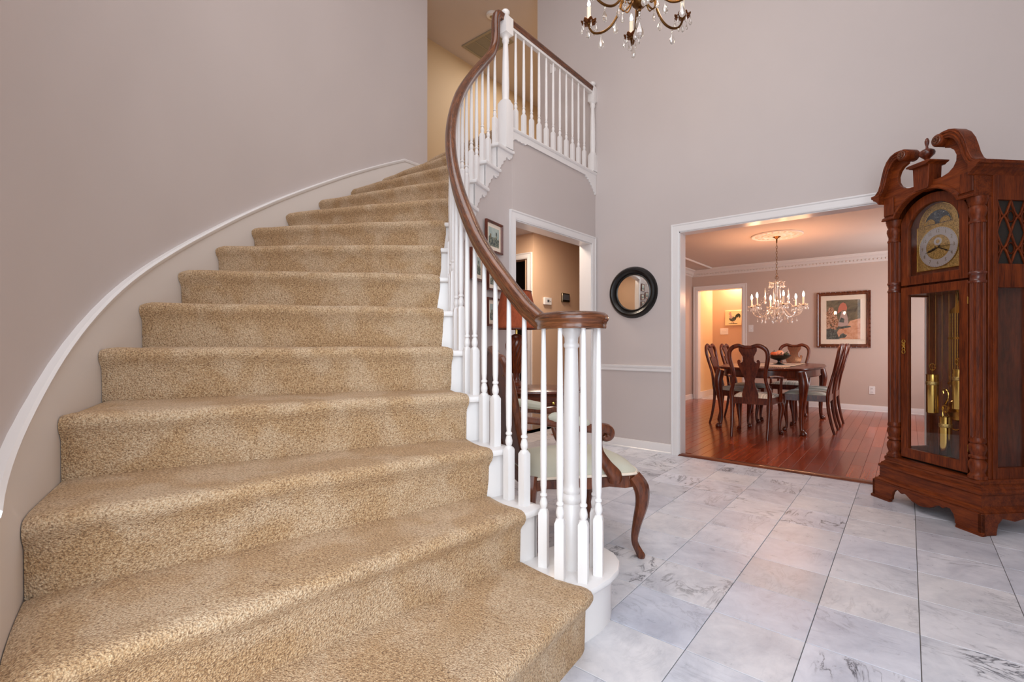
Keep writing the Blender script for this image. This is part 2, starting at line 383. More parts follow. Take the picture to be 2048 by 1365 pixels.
struct('floor_kitchen', MB().box(-4.0, -1.0, 9.02, 10.2, -.02, .003), 'marble')

# walls of the foyer
T = .12
DW0, DW1, DH = 3.05, 4.285, 2.045       # hallway doorway in wall x = XC
OX0, OX1, OH = -1.62, .10, 2.05         # dining opening in wall y = YR
struct('wall_back', MB().box(XC-.12, OX0, YR, YR+T, 0, HC).box(OX0, OX1, YR, YR+T, OH, HC).box(OX1, 1.2, YR, YR+T, 0, HC).box(-3.23, XC-.12, YR, YR+T, LAND-.05, HC), 'wall')
struct('wall_door_side', MB().box(XC-T, XC, CY-.02, DW0, 0, LAND-.11).box(XC-T, XC, DW0, DW1, DH, LAND-.11).box(XC-T, XC, DW1, YR, 0, LAND-.11), 'wall')
struct('wall_right', MB().box(1.15, 1.27, .2, YR, 0, HC).box(1.15, 1.27, -1.9, -1.7, 0, HC).box(1.15, 1.27, -1.7, .2, 3.5, HC).box(1.15, 1.27, -1.7, .2, 0, .3), 'wall')
w2 = struct('fill_window', MB().box(1.14, 1.27, -1.7, -1.64, .3, 3.5).box(1.14, 1.27, .14, .2, .3, 3.5).box(1.14, 1.27, -1.64, .14, 3.44, 3.5).box(1.14, 1.27, -1.64, .14, .3, .36), 'white')  # unseen window, added only to carry the side fill light
MB().box(1.18, 1.22, -.765, -.735, .36, 3.44).box(1.18, 1.22, -1.64, .14, 1.9, 1.93).build('muntins', 'white', w2)
struct('wall_front', MB().box(-1.4, -.8, -2.0, -1.9, 0, HC).box(1.1, 1.3, -2.0, -1.9, 0, HC).box(-.8, 1.1, -2.0, -1.9, 4.7, HC).box(-.8, 1.1, -2.0, -1.9, 0, .3), 'wall')
# curved stair wall, straight run past the landing, return to the front wall
mb = MB()
arc = [PC(RO, a) for a in [i*2.5 for i in range(2, 37)]]
line = [Vector((PC(RO, 5).x, -1.9, 0))]+arc+[Vector((CX-RO, 3.36, 0))]
line_o = [Vector((CX+.12, -1.9, 0))]+[PC(RO+.12, a) for a in [i*2.5 for i in range(2, 37)]]+[Vector((CX-RO-.12, 3.36, 0))]
line_o[0] = Vector((line[0].x-.12, -1.9, 0)); line_o[1] = Vector((line[0].x-.12, PC(RO, 5).y-.02, 0))
n = len(line); vs = [(p.x, p.y, z) for z in (0, HC) for p in line]+[(p.x, p.y, z) for z in (0, HC) for p in line_o]
fs = [(i, i+1, n+i+1, n+i) for i in range(n-1)]+[(2*n+i, 2*n+i+1, 3*n+i+1, 3*n+i) for i in range(n-1)]+[(n-1, 2*n-1, 4*n-1, 3*n-1), (0, n, 3*n, 2*n)]+[(n+i, n+i+1, 3*n+i+1, 3*n+i) for i in range(n-1)]
mb.add(vs, fs); struct('wall_left', mb, 'wall', angle=30)
# stair skirting with its cap
zt = [(-2, .7), (5, .752), (8.2, .768), (12.9, .825), (16.6, .888), (21.4, 1.0), (26, 1.115), (30, 1.22), (33, 1.298), (40, 1.475), (48, 1.69), (55.7, 1.914), (62, 2.10), (68.8, 2.30), (77.1, 2.545), (84, 2.735), (89.9, 2.888)]
def skz(a):
    for (a0, z0), (a1, z1) in zip(zt, zt[1:]):
        if a <= a1: return z0+(z1-z0)*(a-a0)/(a1-a0)
    return zt[-1][1]
mb = MB(); cap = MB(); angs = [5+(i*85/58) for i in range(0, 59)]
top = [skz(a) for a in angs]
for _ in range(3): top = [top[0]]+[(top[i-1]+top[i]*2+top[i+1])/4 for i in range(1, len(top)-1)]+[top[-1]]
P0 = [PC(RO-.014, a) for a in angs]+[Vector((CX-RO+.014, 3.355, 0))]; top.append(top[-1])
m = len(P0); mb.add([(p.x, p.y, max(0, t-.62)) for p, t in zip(P0, top)]+[(p.x, p.y, t-.008) for p, t in zip(P0, top)], [(i, i+1, m+i+1, m+i) for i in range(m-1)])
sk = struct('baseboard_left', mb, 'white2')
cap.sweep([Vector((p.x, p.y, t-.013)) for p, t in zip(P0, top)], [(-.016, .012), (.006, .013), (.014, .006), (.012, -.004), (.006, -.014), (-.016, -.016)])
cap.build('skirting_cap', 'white', sk)

struct('ceiling', MB().box(-5.2, 1.3, -2.0, 7.2, HC, HC+.1), 'ceil')
# upper hall
struct('wall_upper_left', MB().box(-5.2, -5.1, 2.9, 7.2, LAND-.1, HC), 'tan')
struct('wall_upper_end', MB().box(-5.2, -3.1, 7.1, 7.2, LAND-.1, HC), 'tan')
struct('wall_upper_right', MB().box(-3.23, -3.11, YR+T, 7.1, LAND-.1, HC), 'tan')
struct('wall_upper_near', MB().box(-5.1, CX-RO-.12, 3.24, 3.36, LAND-.1, HC), 'tan')
struct('floor_upper', MB().box(-5.1, XC-.02, CY+.10, YR+T, LAND-.10, LAND+.014).box(-5.1, -3.11, YR, 7.1, LAND-.22, LAND+.014), 'carpet')
# lower hallway seen through the doorway
struct('ceiling_hallway', MB().box(-5.2, XC-T, 3.03, 6.0, 2.34, 2.36), 'ceil')
struct('wall_hallway_left', MB().box(-3.56, -3.44, 4.565, 6.0, 0, 2.36), 'peach')
struct('wall_hallway_door', MB().box(-5.2, -3.56, 4.565, 4.69, 2.045, 2.36).box(-5.2, -4.35, 4.565, 4.69, 0, 2.36), 'peach')
struct('wall_hallway_end', MB().box(-3.5, XC, 6.0, 6.1, 0, 2.4), 'peach')
struct('wall_hallway_near', MB().box(-5.2, XC-T, 2.95, 3.03, 0, 2.34).box(-5.2, -5.1, 3.03, 6.0, 0, 2.34), 'peach')
struct('floor_hallway', MB().box(-5.2, -3.45, 3.03, 6.0, -.02, .001), 'plank')
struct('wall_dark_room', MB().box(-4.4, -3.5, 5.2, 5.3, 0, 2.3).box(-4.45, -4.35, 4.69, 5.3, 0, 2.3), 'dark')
# dining room
DX0, DX1, DY1, DC = -3.09, 1.0, 9.0, 2.36
struct('wall_dining_left', MB().box(-2.55, -2.43, YR+T, 6.0, 0, DC).box(-3.2, -2.43, 6.0, 6.1, 0, DC).box(-3.2, DX0, 6.1, DY1+.1, 0, DC), 'wall_dining')
KX0, KX1 = -2.995, -2.225
struct('wall_dining_far', MB().box(DX0-.1, KX0, DY1, DY1+.12, 0, DC).box(KX0, KX1, DY1, DY1+.12, 2.0, DC).box(KX1, DX1, DY1, DY1+.12, 0, DC), 'wall_dining')
struct('wall_dining_right', MB().box(DX1, DX1+.1, YR+T, DY1+.1, 0, DC), 'wall_dining')
struct('ceiling_dining', MB().box(DX0-.1, DX1+.1, YR+T, DY1+.1, DC, DC+.1), 'ceil_dining')
# kitchen passage beyond the dining room
struct('wall_kitchen_far', MB().box(-3.2, -1.2, 9.9, 10.0, 0, 2.4), 'peach')
struct('wall_kitchen_left', MB().box(-3.2, -3.0, DY1+.12, 9.9, 0, 2.4), 'yellow')
struct('wall_kitchen_right', MB().box(-1.3, -1.2, DY1+.12, 9.9, 0, 2.4), 'peach')
struct('ceiling_kitchen', MB().box(-3.2, -1.2, DY1+.1, 10, 2.4, 2.5), 'ceil')

# casings, chair rail, baseboards, crown
CAS = [(-.004, 0), (-.004, -.014), (.006, -.019), (.016, -.021), (.03, -.018), (.05, -.017), (.058, -.022), (.068, -.022), (.068, 0)]
def casing(name, horiz, a0, a1, H, face, sgn, width=1.0, sillz=0.0):
    """door casing as mitred frame. horiz: 'x' or 'y' running axis; face: plane coordinate; sgn: outward direction"""
    mb = MB(); prof = [(p*width, -d) for p, d in CAS]; n = len(prof)
    path = [(a0, sillz, -1, 0), (a0, H, -1, 1), (a1, H, 1, 1), (a1, sillz, 1, 0)]
    vs = []
    for u, z, du, dz in path:
        for p, d in prof:
            uu = u+du*p; zz = z+dz*p; f = face+sgn*d
            vs.append((uu, f, zz) if horiz == 'x' else (f, uu, zz))
    fs = [(i*n+j, i*n+(j+1) % n, (i+1)*n+(j+1) % n, (i+1)*n+j) for i in range(3) for j in range(n)]
    mb.add(vs, fs+[tuple(range(n)), tuple(3*n+j for j in range(n))]); return struct(name, mb, 'white', angle=25)
casing('trim_2', 'x', OX0, OX1, OH, YR, -1)
casing('trim_3', 'y', DW0, DW1, DH, XC, 1)
casing('trim_4', 'x', KX0, KX1, 2.0, DY1, -1)
casing('trim_5', 'x', -4.2, -3.52, 2.045, 4.565, -1)
# jamb linings
struct('trim_6', MB().box(OX0-.001, OX0+.012, YR-.004, YR+T+.01, 0, OH).box(OX1-.012, OX1+.001, YR-.004, YR+T+.01, 0, OH).box(OX0, OX1, YR-.004, YR+T+.01, OH-.012, OH+.001), 'white')
struct('trim_7', MB().box(XC-T-.01, XC+.004, DW0-.001, DW0+.012, 0, DH).box(XC-T-.01, XC+.004, DW1-.012, DW1+.001, 0, DH).box(XC-T-.01, XC+.004, DW0, DW1, DH-.012, DH+.001), 'white')
struct('trim_8', MB().box(KX0-.001, KX0+.012, DY1-.004, DY1+.13, 0, 2.0).box(KX1-.012, KX1+.001, DY1-.004, DY1+.13, 0, 2.0).box(KX0, KX1, DY1-.004, DY1+.13, 1.988, 2.001), 'white')
RAILP = [(0, .775), (-.012, .777), (-.016, .79), (-.014, .80), (-.019, .806), (-.026, .815), (-.027, .83), (0, .832)]
RAILP = [(d, z-.017) for d, z in RAILP]
struct('trim_9', MB().prism([(YR+d, z) for d, z in RAILP], lambda a, b, c: (c, a, b), XC+.02, OX0-.066), 'white')
struct('trim_10', MB().prism([(YR+d, z) for d, z in RAILP], lambda a, b, c: (c, a, b), OX1+.066, 1.15), 'white')
BB = [(0, 0), (-.022, 0), (-.022, .012), (-.015, .018), (-.014, .072), (-.009, .088), (0, .09)]
struct('baseboard_back', MB().prism([(YR+d, z) for d, z in BB], lambda a, b, c: (c, a, b), XC+.02, OX0-.066).prism([(YR+d, z) for d, z in BB], lambda a, b, c: (c, a, b), OX1+.066, 1.15), 'white')
struct('baseboard_right', MB().prism([(1.15+d, z) for d, z in BB], lambda a, b, c: (a, c, b), -1.9, YR), 'white')
struct('baseboard_dining_far', MB().prism([(DY1+d, z) for d, z in BB], lambda a, b, c: (c, a, b), KX1+.066, DX1), 'white')
struct('baseboard_dining_left', MB().prism([(DX0-d, z) for d, z in BB], lambda a, b, c: (a, c, b), 6.1, DY1), 'white')
struct('baseboard_kitchen', MB().box(-3.0, -2.985, 9.12, 9.9, 0, .12).box(-3.0, -1.3, 9.885, 9.9, 0, .12), 'white')
CR = [(0, DC-.115), (-.012, DC-.112), (-.02, DC-.095), (-.03, DC-.085), (-.032, DC-.07), (-.05, DC-.045), (-.075, DC-.022), (-.085, DC-.018), (-.09, DC), (0, DC)]
cr = struct('trim_11', MB().prism([(DY1+d, z) for d, z in CR], lambda a, b, c: (c, a, b), DX0, DX1).prism([(DX0-d, z) for d, z in CR], lambda a, b, c: (a, c, b), 6.1, DY1), 'white2')
dm = MB()
for i in range(64): dm.box(DX0+.1+i*.048, DX0+.128+i*.048, DY1-.046, DY1-.03, DC-.088, DC-.066)
for i in range(30): dm.box(DX0+.03, DX0+.046, DY1-.12-i*.048, DY1-.092-i*.048, DC-.088, DC-.066)
tag(dm.build('dentil_band', 'white2', cr), kind='stuff')
st = [(-.022, 0), (-.022, -.012), (-.008, -.022), (.008, -.022), (.022, -.012), (.022, 0)]
struct('trim_12', MB().sweep([Vector(p) for p in ((-2.68, 5.0, DC), (-2.68, 8.77, DC), (.7, 8.77, DC), (.7, 5.0, DC))], st, closed=True), 'white2')

# window and entry door that let the daylight in, behind the camera
wn = struct('window_1', MB().box(-.8, -.73, -2.0, -1.88, .3, 4.7).box(1.03, 1.1, -2.0, -1.88, .3, 4.7).box(-.8, 1.1, -2.0, -1.88, 4.63, 4.7).box(-.8, 1.1, -2.0, -1.88, .3, .37), 'white')
gr = MB()
for i in range(1, 4): gr.box(-.8+i*.475-.015, -.8+i*.475+.015, -1.96, -1.93, .3, 4.7)
for i in range(1, 8): gr.box(-.8, 1.1, -1.96, -1.93, .3+i*.55-.015, .3+i*.55+.015)
gr.build('muntins', 'white', wn)

# ------------------------------------------------------------ upper hall details
vt = empty('ceiling_vent', (-4.55, 4.975, HC), 0, 'large louvred return-air vent in the ceiling over the upper hall', 'vent')
MB().box(-.31, .31, -.20, -.165, -.016, 0).box(-.31, .31, .165, .20, -.016, 0).box(-.31, -.275, -.165, .165, -.016, 0).box(.275, .31, -.165, .165, -.016, 0).build('vent_frame', 'vent', vt)
MB().box(-.275, .275, -.165, .165, -.001, 0).build('duct_backing', 'chrome', vt)
for i in range(13):
    y = -.15+i*.025; MB().add([(-.275, y-.010, -.001), (.275, y-.010, -.001), (.275, y+.008, -.013), (-.275, y+.008, -.013), (-.275, y-.008, 0), (.275, y-.008, 0), (.275, y+.010, -.012), (-.275, y+.010, -.012)],
        [(0, 1, 2, 3), (7, 6, 5, 4), (0, 3, 7, 4), (1, 5, 6, 2), (3, 2, 6, 7), (0, 4, 5, 1)]).build('louvre', 'vent', vt)
for x in (-.09, .09): MB().box(x-.006, x+.006, -.165, .165, -.017, -.001).build('vent_bar', 'vent', vt)
sd = MB().lathe([(0, -.035), (.05, -.034), (.068, -.026), (.07, -.01), (.075, -.008), (.075, 0), (0, 0)], n=24).build('smoke_detector', 'white', loc=(-4.1, 4.57, HC))
tag(sd, 'round white smoke detector on the upper hall ceiling beside the handrail top', 'smoke detector')
MB().lathe([(.02, -.002), (.03, -.0), (.03, .002), (.02, .002)], (0, 0, -.036), 16).build('sensor_ring', 'chrome', sd)

def plate(name, loc, rz, W, H, label, cat, kind):
    t = empty(name, loc, rz, label, cat)
    b = MB().prism([(-W/2+.004, -H/2), (W/2-.004, -H/2), (W/2, -H/2+.004), (W/2, H/2-.004), (W/2-.004, H/2), (-W/2+.004, H/2), (-W/2, H/2-.004), (-W/2, -H/2+.004)], XZ, 0, -.006).build('cover_plate', 'white', t, bevel=.002)
    if kind == 'outlet':
        for z in (-.028, .028):
            r = MB().box(-.016, .016, -.009, -.006, z-.018, z+.018).build('receptacle', 'white', t, bevel=.003)
            for x in (-.006, .006): MB().box(x-.0015, x+.0015, -.0097, -.009, z-.004, z+.007).build('slot', 'black', r)
    else:
        for k in range(kind):
            x = (k-(kind-1)/2)*.046
            MB().box(x-.005, x+.005, -.018, -.006, -.004, .012).build('toggle', 'white', t, bevel=.002)
    return t
plate('light_switch', (-3.02, YR, LAND+1.285), 0, .075, .12, 'white light switch plate on the upper hall wall behind the balcony balusters', 'light switch', 1)
plate('light_switch', (-2.09, DY1, 1.28), 0, .075, .12, 'beige light switch right of the doorway at the back of the dining room', 'light switch', 1)
plate('light_switch', (-2.78, 9.9, 1.257), 0, .15, .12, 'double light switch plate below the rooster tile in the far passage', 'light switch', 2)
plate('wall_outlet', (-.42, DY1, .32), 0, .075, .12, 'white electrical outlet low on the dining room wall below the large picture', 'outlet', 'outlet')
# thermostats in the hallway (wall faces +x)
t = empty('thermostat', (-3.44, 4.84, 1.545), pi/2, 'white round-cornered thermostat with a small dial window on the peach hallway wall', 'thermostat')
MB().box(-.075, .075, -.028, 0, -.045, .045).build('housing', 'white', t, bevel=.006)
MB().box(-.02, .02, -.031, -.028, -.012, .018).build('display_window', 'screen', t)
MB().lathe([(0, 0), (.006, 0), (.006, .004), (0, .004)], n=10, M4=Matrix.Translation((.045, -.028, 0)) @ Matrix.Rotation(pi/2, 4, 'X')).build('button', 'chrome', t)
t = empty('alarm_keypad', (-3.44, 5.24, 1.615), pi/2, 'grey alarm keypad with dark screen, right of the thermostat in the hallway', 'keypad')
MB().box(-.085, .085, -.03, 0, -.058, .058).build('housing', 'chrome', t, bevel=.006)
MB().box(-.065, .065, -.033, -.03, -.03, .042).build('screen', 'screen', t)

# ------------------------------------------------------------ round mirror
t = empty('wall_mirror', (-2.072, YR, 1.523), 0, 'round mirror in a wide black moulded frame on the foyer wall', 'mirror')
R0 = Matrix.Rotation(pi/2, 4, 'X')
rp = [(.170, .004), (.171, .014), (.176, .020), (.186, .016), (.196, .030), (.215, .042), (.232, .038), (.243, .024), (.250, .012), (.252, .0)]
fr = MB(); n = 64; vs = []
for r, d in rp:
    for i in range(n): a = 2*pi*i/n; vs.append((r*cos(a), -d, r*sin(a)))
fr.add(vs, [(j*n+i, j*n+(i+1) % n, (j+1)*n+(i+1) % n, (j+1)*n+i) for j in range(len(rp)-1) for i in range(n)]).build('frame', 'black', t)
MB().lathe([(0, .006), (.158, .006), (.1725, .003), (.1725, 0), (0, 0)], n=64, M4=R0).build('mirror_glass', 'mirror', t)
# ------------------------------------------------------------ curved staircase
stair = empty('staircase', (CX, CY, 0), 0, 'curved staircase with tan carpeted steps and white scroll-bracketed inner edge', 'staircase')
O_ = Vector((CX, CY, 0))
def PL(R, deg, z=0): return PC(R, deg, z)-O_       # in the staircase's own frame
RC = 1.65                                          # inner edge of the carpet
def ra(n, R):
    """riser angle of step n at radius R: the risers fan slightly off radial"""
    if n == 1: return -3.0
    ai, ao = 7+6.76*(n-2), 7+7.11*(n-2); return ai+(ao-ai)*min(1, max(0, (R-RI)/(RO-RI)))
def offs(R, deg, w, z):                            # w metres down the stair from the riser line
    a = radians(deg); p = PL(R, deg, z); return p+Vector((cos(a), -sin(a), 0))*w
def carpet_prof(n):
    z = n*RIS; b = (n-1)*RIS
    return [(.012, b-.004), (.014, b+.05), (.017, z-.07), (.024, z-.045), (.038, z-.030), (.046, z-.014), (.046, z+.000), (.038, z+.011), (.022, z+.017), (.0, z+.018)]
rnd = random.Random(3)
for n in range(1, 15):
    prof = carpet_prof(n); z = n*RIS; rows = []
    NR = 60; tops = 8
    ph = [rnd.uniform(0, 6) for _ in range(4)]
    for i in range(NR+1):
        R = RC+(RO-.016-RC)*i/NR; e = min(i, NR-i)/NR*(RO-RC)
        a0 = ra(n, R); a1 = ra(n+1, R) if n < 14 else a0+3
        edge = math.exp(-(e/.022)**2)                # edges tuck down and back
        row = []
        for w_, zz in prof:
            wob = .0022*sin(R*9+ph[0])+.0016*sin(R*23+ph[1]+zz*9)
            row.append(offs(R, a0, w_+wob-edge*.012, zz-(edge*.010 if zz > z-.05 else 0)+.0018*sin(R*14+ph[2])*(zz > z-.06)))
        for k in range(1, tops+1):
            f = k/tops; a = a0+(a1-a0)*f
            zz = z+.018-.004*sin(pi*f)+.0016*sin(R*12+a*.5+ph[3])-edge*.010
            row.append(offs(R, a, .010*(1-f)*0-(.0 if k < tops else -.008), zz))
        rows.append(row)
    mb = MB(); mb.grid(rows)
    for side in (0, NR):                             # close the two ends
        base = len(mb.v); r = rows[side]; mb.add(list(r)+[Vector((r[-1].x, r[-1].y, r[0].z))], [tuple(range(len(r)+1))])
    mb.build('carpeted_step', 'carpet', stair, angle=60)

def ring_poly(R0, R1, a0, a1, k=6):
    return [PL(R0, a0+(a1-a0)*i/k) for i in range(k+1)]+[PL(R1, a1-(a1-a0)*i/k) for i in range(k+1)]
def nosed_slab(outline, z1, th=.028, over=.0):
    """horizontal board with a rounded edge: outline points (Vector), top at z1"""
    mb = MB(); c = sum(outline, Vector((0, 0, 0)))/len(outline); n = len(outline); rings = []
    for ins, dz in ((.010, 0), (.003, -.003), (0, -.010), (0, -.018), (.003, -.025), (.010, -th)):
        ring = []
        for i, p in enumerate(outline):
            a = outline[i-1]; b = outline[(i+1) % n]; t = (b-a); t.z = 0; t.normalize(); nn = Vector((t.y, -t.x, 0))
            if nn.dot(p-c) < 0: nn = -nn
            ring.append(Vector((p.x-nn.x*ins, p.y-nn.y*ins, z1+dz)))
        rings.append(ring)
    vs = [p for r in rings for p in r]
    fs = [(j*n+i, j*n+(i+1) % n, (j+1)*n+(i+1) % n, (j+1)*n+i) for j in range(5) for i in range(n)]
    tri = tess([(p.x, p.y) for p in outline]); fs += [tuple(t) for t in tri]+[tuple(5*n+i for i in t) for t in tri]
    return mb.add(vs, fs)
# white tread ends, risers and scroll brackets
for n in range(2, 15):
    a0 = ra(n, RI); a1 = ra(n+1, RI); z = n*RIS
    over = .028
    da = math.degrees(over/RI)
    ae = a1+math.degrees(.022/RI) if n < 14 else a1-3
    ol = ring_poly(RI-.022, RC+.012, a0-da, ae)
    if n < 14: nosed_slab(ol, z).build('tread_end', 'white', stair)
    # riser
    MB().add([PL(RI, a0, z-RIS), PL(RC+.02, a0, z-RIS), PL(RC+.02, a0, z-.02), PL(RI, a0, z-.02),
              PL(RI, a0+.6, z-RIS), PL(RC+.02, a0+.6, z-RIS), PL(RC+.02, a0+.6, z-.02), PL(RI, a0+.6, z-.02)],
             [(0, 1, 2, 3), (4, 5, 6, 7), (0, 3, 7, 4), (1, 2, 6, 5)]).build('riser', 'white', stair)
    # bracket (scalloped), follows the curve
    W_ = radians(a1-a0)*RI; s_ = W_/.193
    poly = [(0, z-.02), (W_+.02, z-.02), (W_+.02, z-.040), (W_+.010, z-.058), (W_-.002, z-.060), (W_-.008, z-.072), (W_-.022, z-.080), (W_-.040, z-.078), (W_-.050, z-.070),
            (W_-.060, z-.068), (W_-.068, z-.078), (W_-.070, z-.094), (W_-.084, z-.104), (W_-.098, z-.108), (W_-.104, z-.120), (W_-.104, z-.134), (W_-.120, z-.146), (W_-.132, z-.152), (W_-.136, z-.168), (W_-.150, z-.182), (W_-.165, z-RIS), (0, z-RIS)]
    if n < 14:
        def fn(u, zz, d, a0=a0): return PL(RI+d, a0+math.degrees(u/RI), zz)
        MB().prism(poly, fn, -.002, .012).build('stair_bracket', 'white', stair, angle=40)
# wall under the open stringer (grey) stepped just below the treads
mb = MB()
for n in range(1, 15):
    a0 = ra(n, RI)+.8; a1 = ra(n+1, RI)+.8 if n < 14 else 90; z = n*RIS-.03
    if n == 14: z = LAND-.05
    k = 4; A = [a0+(a1-a0)*i/k for i in range(k+1)]
    if n == 1: A = [5.0+2.8*i/k for i in range(k+1)]
    vs = [PC(RI+.008, a, 0) for a in A]+[PC(RI+.008, a, z) for a in A]+[PC(RI+.10, a, 0) for a in A]+[PC(RI+.10, a, z) for a in A]; q = k+1
    mb.add(vs, [(i, i+1, q+i+1, q+i) for i in range(k)]+[(2*q+i, 2*q+i+1, 3*q+i+1, 3*q+i) for i in range(k)]+[(q+i, q+i+1, 3*q+i+1, 3*q+i) for i in range(k)]+[(0, q, 3*q, 2*q), (k, q+k, 3*q+k, 2*q+k)])
struct('wall_stair', mb, 'wall', angle=30)

# bullnose starting step with its curled end
vo = [(-.837, 1.375), (-.820, 1.45), (-.812, 1.53), (-.820, 1.61), (-.85, 1.68), (-.90, 1.73), (-.965, 1.755), (-1.03, 1.745), (-1.085, 1.71), (-1.12, 1.66), (-1.135, 1.59), (-1.14, 1.50), (-1.14, 1.40), (-1.13, 1.37), (-.98, 1.36), (-.86, 1.355)]
vo = [Vector((x, y, 0))-O_ for x, y in vo]
nosed_slab(vo, RIS, .03).build('starting_tread', 'white', stair)
c = sum(vo, Vector((0, 0, 0)))/len(vo)
n = len(vo); inn = []
for i, p in enumerate(vo):
    t = vo[(i+1) % n]-vo[i-1]; t.normalize(); nn = Vector((t.y, -t.x, 0)); nn = nn if nn.dot(p-c) > 0 else -nn; inn.append(p-nn*.032)
mb = MB(); mb.add([(p.x, p.y, 0) for p in inn]+[(p.x, p.y, RIS-.026) for p in inn], [(i, (i+1) % n, n+(i+1) % n, n+i) for i in range(n)]); mb.build('starting_riser', 'white', stair, angle=40)

# ------------------------------------------------------------ stair railing
rail_z = [(5, 1.108), (7.5, 1.155), (10, 1.217), (15, 1.345), (20, 1.475), (30, 1.775), (45, 2.235), (60, 2.695), (75, 3.125), (80, 3.275)]
def rz_(a):
    if a <= 5: return 1.108
    for (a0, z0), (a1, z1) in zip(rail_z, rail_z[1:]):
        if a <= a1: return z0+(z1-z0)*(a-a0)/(a1-a0)
    return 3.275+(a-80)*.03
NW = Vector((-.962, 1.512, 0))
railing = empty('stair_railing', (NW.x, NW.y, RIS), 0, 'curved stair railing with oak handrail spiralling into a volute over white turned balusters', 'railing')
OR = Vector((NW.x, NW.y, RIS))
RB = 1.59
PROF = [(-.030, .002), (-.031, .010), (-.027, .021), (-.016, .029), (0, .032), (.016, .029), (.027, .021), (.031, .010), (.030, .002), (.025, -.005), (.022, -.015), (.023, -.021), (.021, -.028), (-.021, -.028), (-.023, -.021), (-.022, -.015), (-.025, -.005)]
vol = [(-.975, 1.508), (-1.005, 1.530), (-.992, 1.572), (-.945, 1.594), (-.893, 1.583), (-.858, 1.540), (-.852, 1.482), (-.880, 1.430), (-.935, 1.408), (-.998, 1.424), (-1.064, 1.4665)]
pts = crom([(x, y, 1.110) for x, y in vol], 7)[:-1]
pts += crom([(PC(RB, a, rz_(a))) for a in (5, 6.2, 8, 10, 12.5, 15, 20, 25, 30, 35, 40, 45, 50, 55, 60, 65, 70, 75, 79)]+[(-2.5, 2.80, 3.325), (-2.502, 2.825, 3.385), (-2.502, 2.832, 3.45)], 5)[:-1]
pts += crom([(-2.502, 2.832, 3.45), (-2.502, 2.833, 3.54), (-2.502, 2.838, 3.59), (-2.502, 2.855, 3.625), (-2.502, 2.88, 3.632), (-2.502, 2.92, 3.632)], 5)
MB().sweep([p-OR for p in pts], PROF).build('handrail', 'oak', railing, angle=50)
MB().lathe([(0, -.026), (.030, -.026), (.036, .0), (.030, .024), (0, .030)], tuple(Vector((-.965, 1.525, 1.110))-OR), 20).build('volute_centre', 'oak', railing)

def baluster(loc, rz, H, parent, B=.20, half=.0165):
    """square base block, turned neck, long tapering shaft"""
    mb = MB(); r2 = half*sqrt(2); n = 12
    def ring(kind, r, z):
        out = []
        for i in range(n):
            a = 2*pi*i/n+pi/4
            if kind == 's':
                q = (a-pi/4) % (pi/2)-pi/4; R = half/cos(q) ; a2 = a-pi/4
                out.append((R*cos(a2), R*sin(a2), z))
            else: out.append((r*cos(a-pi/4), r*sin(a-pi/4), z))
        return out
    n = 16
    rows = [ring('s', 0, 0), ring('s', 0, B), ring('c', .0155, B+.012), ring('c', .0100, B+.016), ring('c', .0135, B+.024), ring('c', .0150, B+.036), ring('c', .0115, B+.052), ring('c', .0088, B+.058), ring('c', .0132, B+.063),
            ring('c', .0132, B+.069), ring('c', .0095, B+.074), ring('c', .0118, B+.10), ring('c', .0130, B+.22), ring('c', .0112, H*.72), ring('c', .0082, H)]
    vs = [v for r in rows for v in r]
    fs = [(j*n+i, j*n+(i+1) % n, (j+1)*n+(i+1) % n, (j+1)*n+i) for j in range(len(rows)-1) for i in range(n)]+[tuple(range(n))]
    mb.add(vs, fs); o = mb.build('baluster', 'white', parent, angle=38); o.location = loc; o.rotation_euler = (0, 0, rz+pi/4); return o
for (x, y) in ((-1.048, 1.456), (-.944, 1.410), (-.872, 1.448), (-.858, 1.528), (-.903, 1.582), (-.985, 1.578)):
    baluster(Vector((x, y, RIS))-OR, .35, 1.084-RIS, railing)
for n in range(2, 14):
    a0 = ra(n, RI)
    for d in (1.35, 4.7) if n < 9 else (.2, 3.5):
        a = a0+d
        if n == 13 and d > 3: continue
        p = PC(RB, a, n*RIS); top = rz_(a)-.022 if a < 80 else 3.31
        baluster(p-OR, -radians(a), top-n*RIS, railing)
# volute newel column
MB().lathe([(0, 0), (.034, 0), (.034, .235), (.030, .240), (.036, .250), (.038, .262), (.034, .272), (.029, .276), (.033, .284), (.033, .292), (.029, .298), (.0285, .32), (.030, .45), (.028, .65), (.0245, .80), (.024, .812), (.029, .818), (.029, .826), (.025, .832), (.026, .85), (.034, .866), (.036, .874), (.036, .884), (0, .884)], (0, 0, 0), 28).build('newel_column', 'white', railing, angle=40)

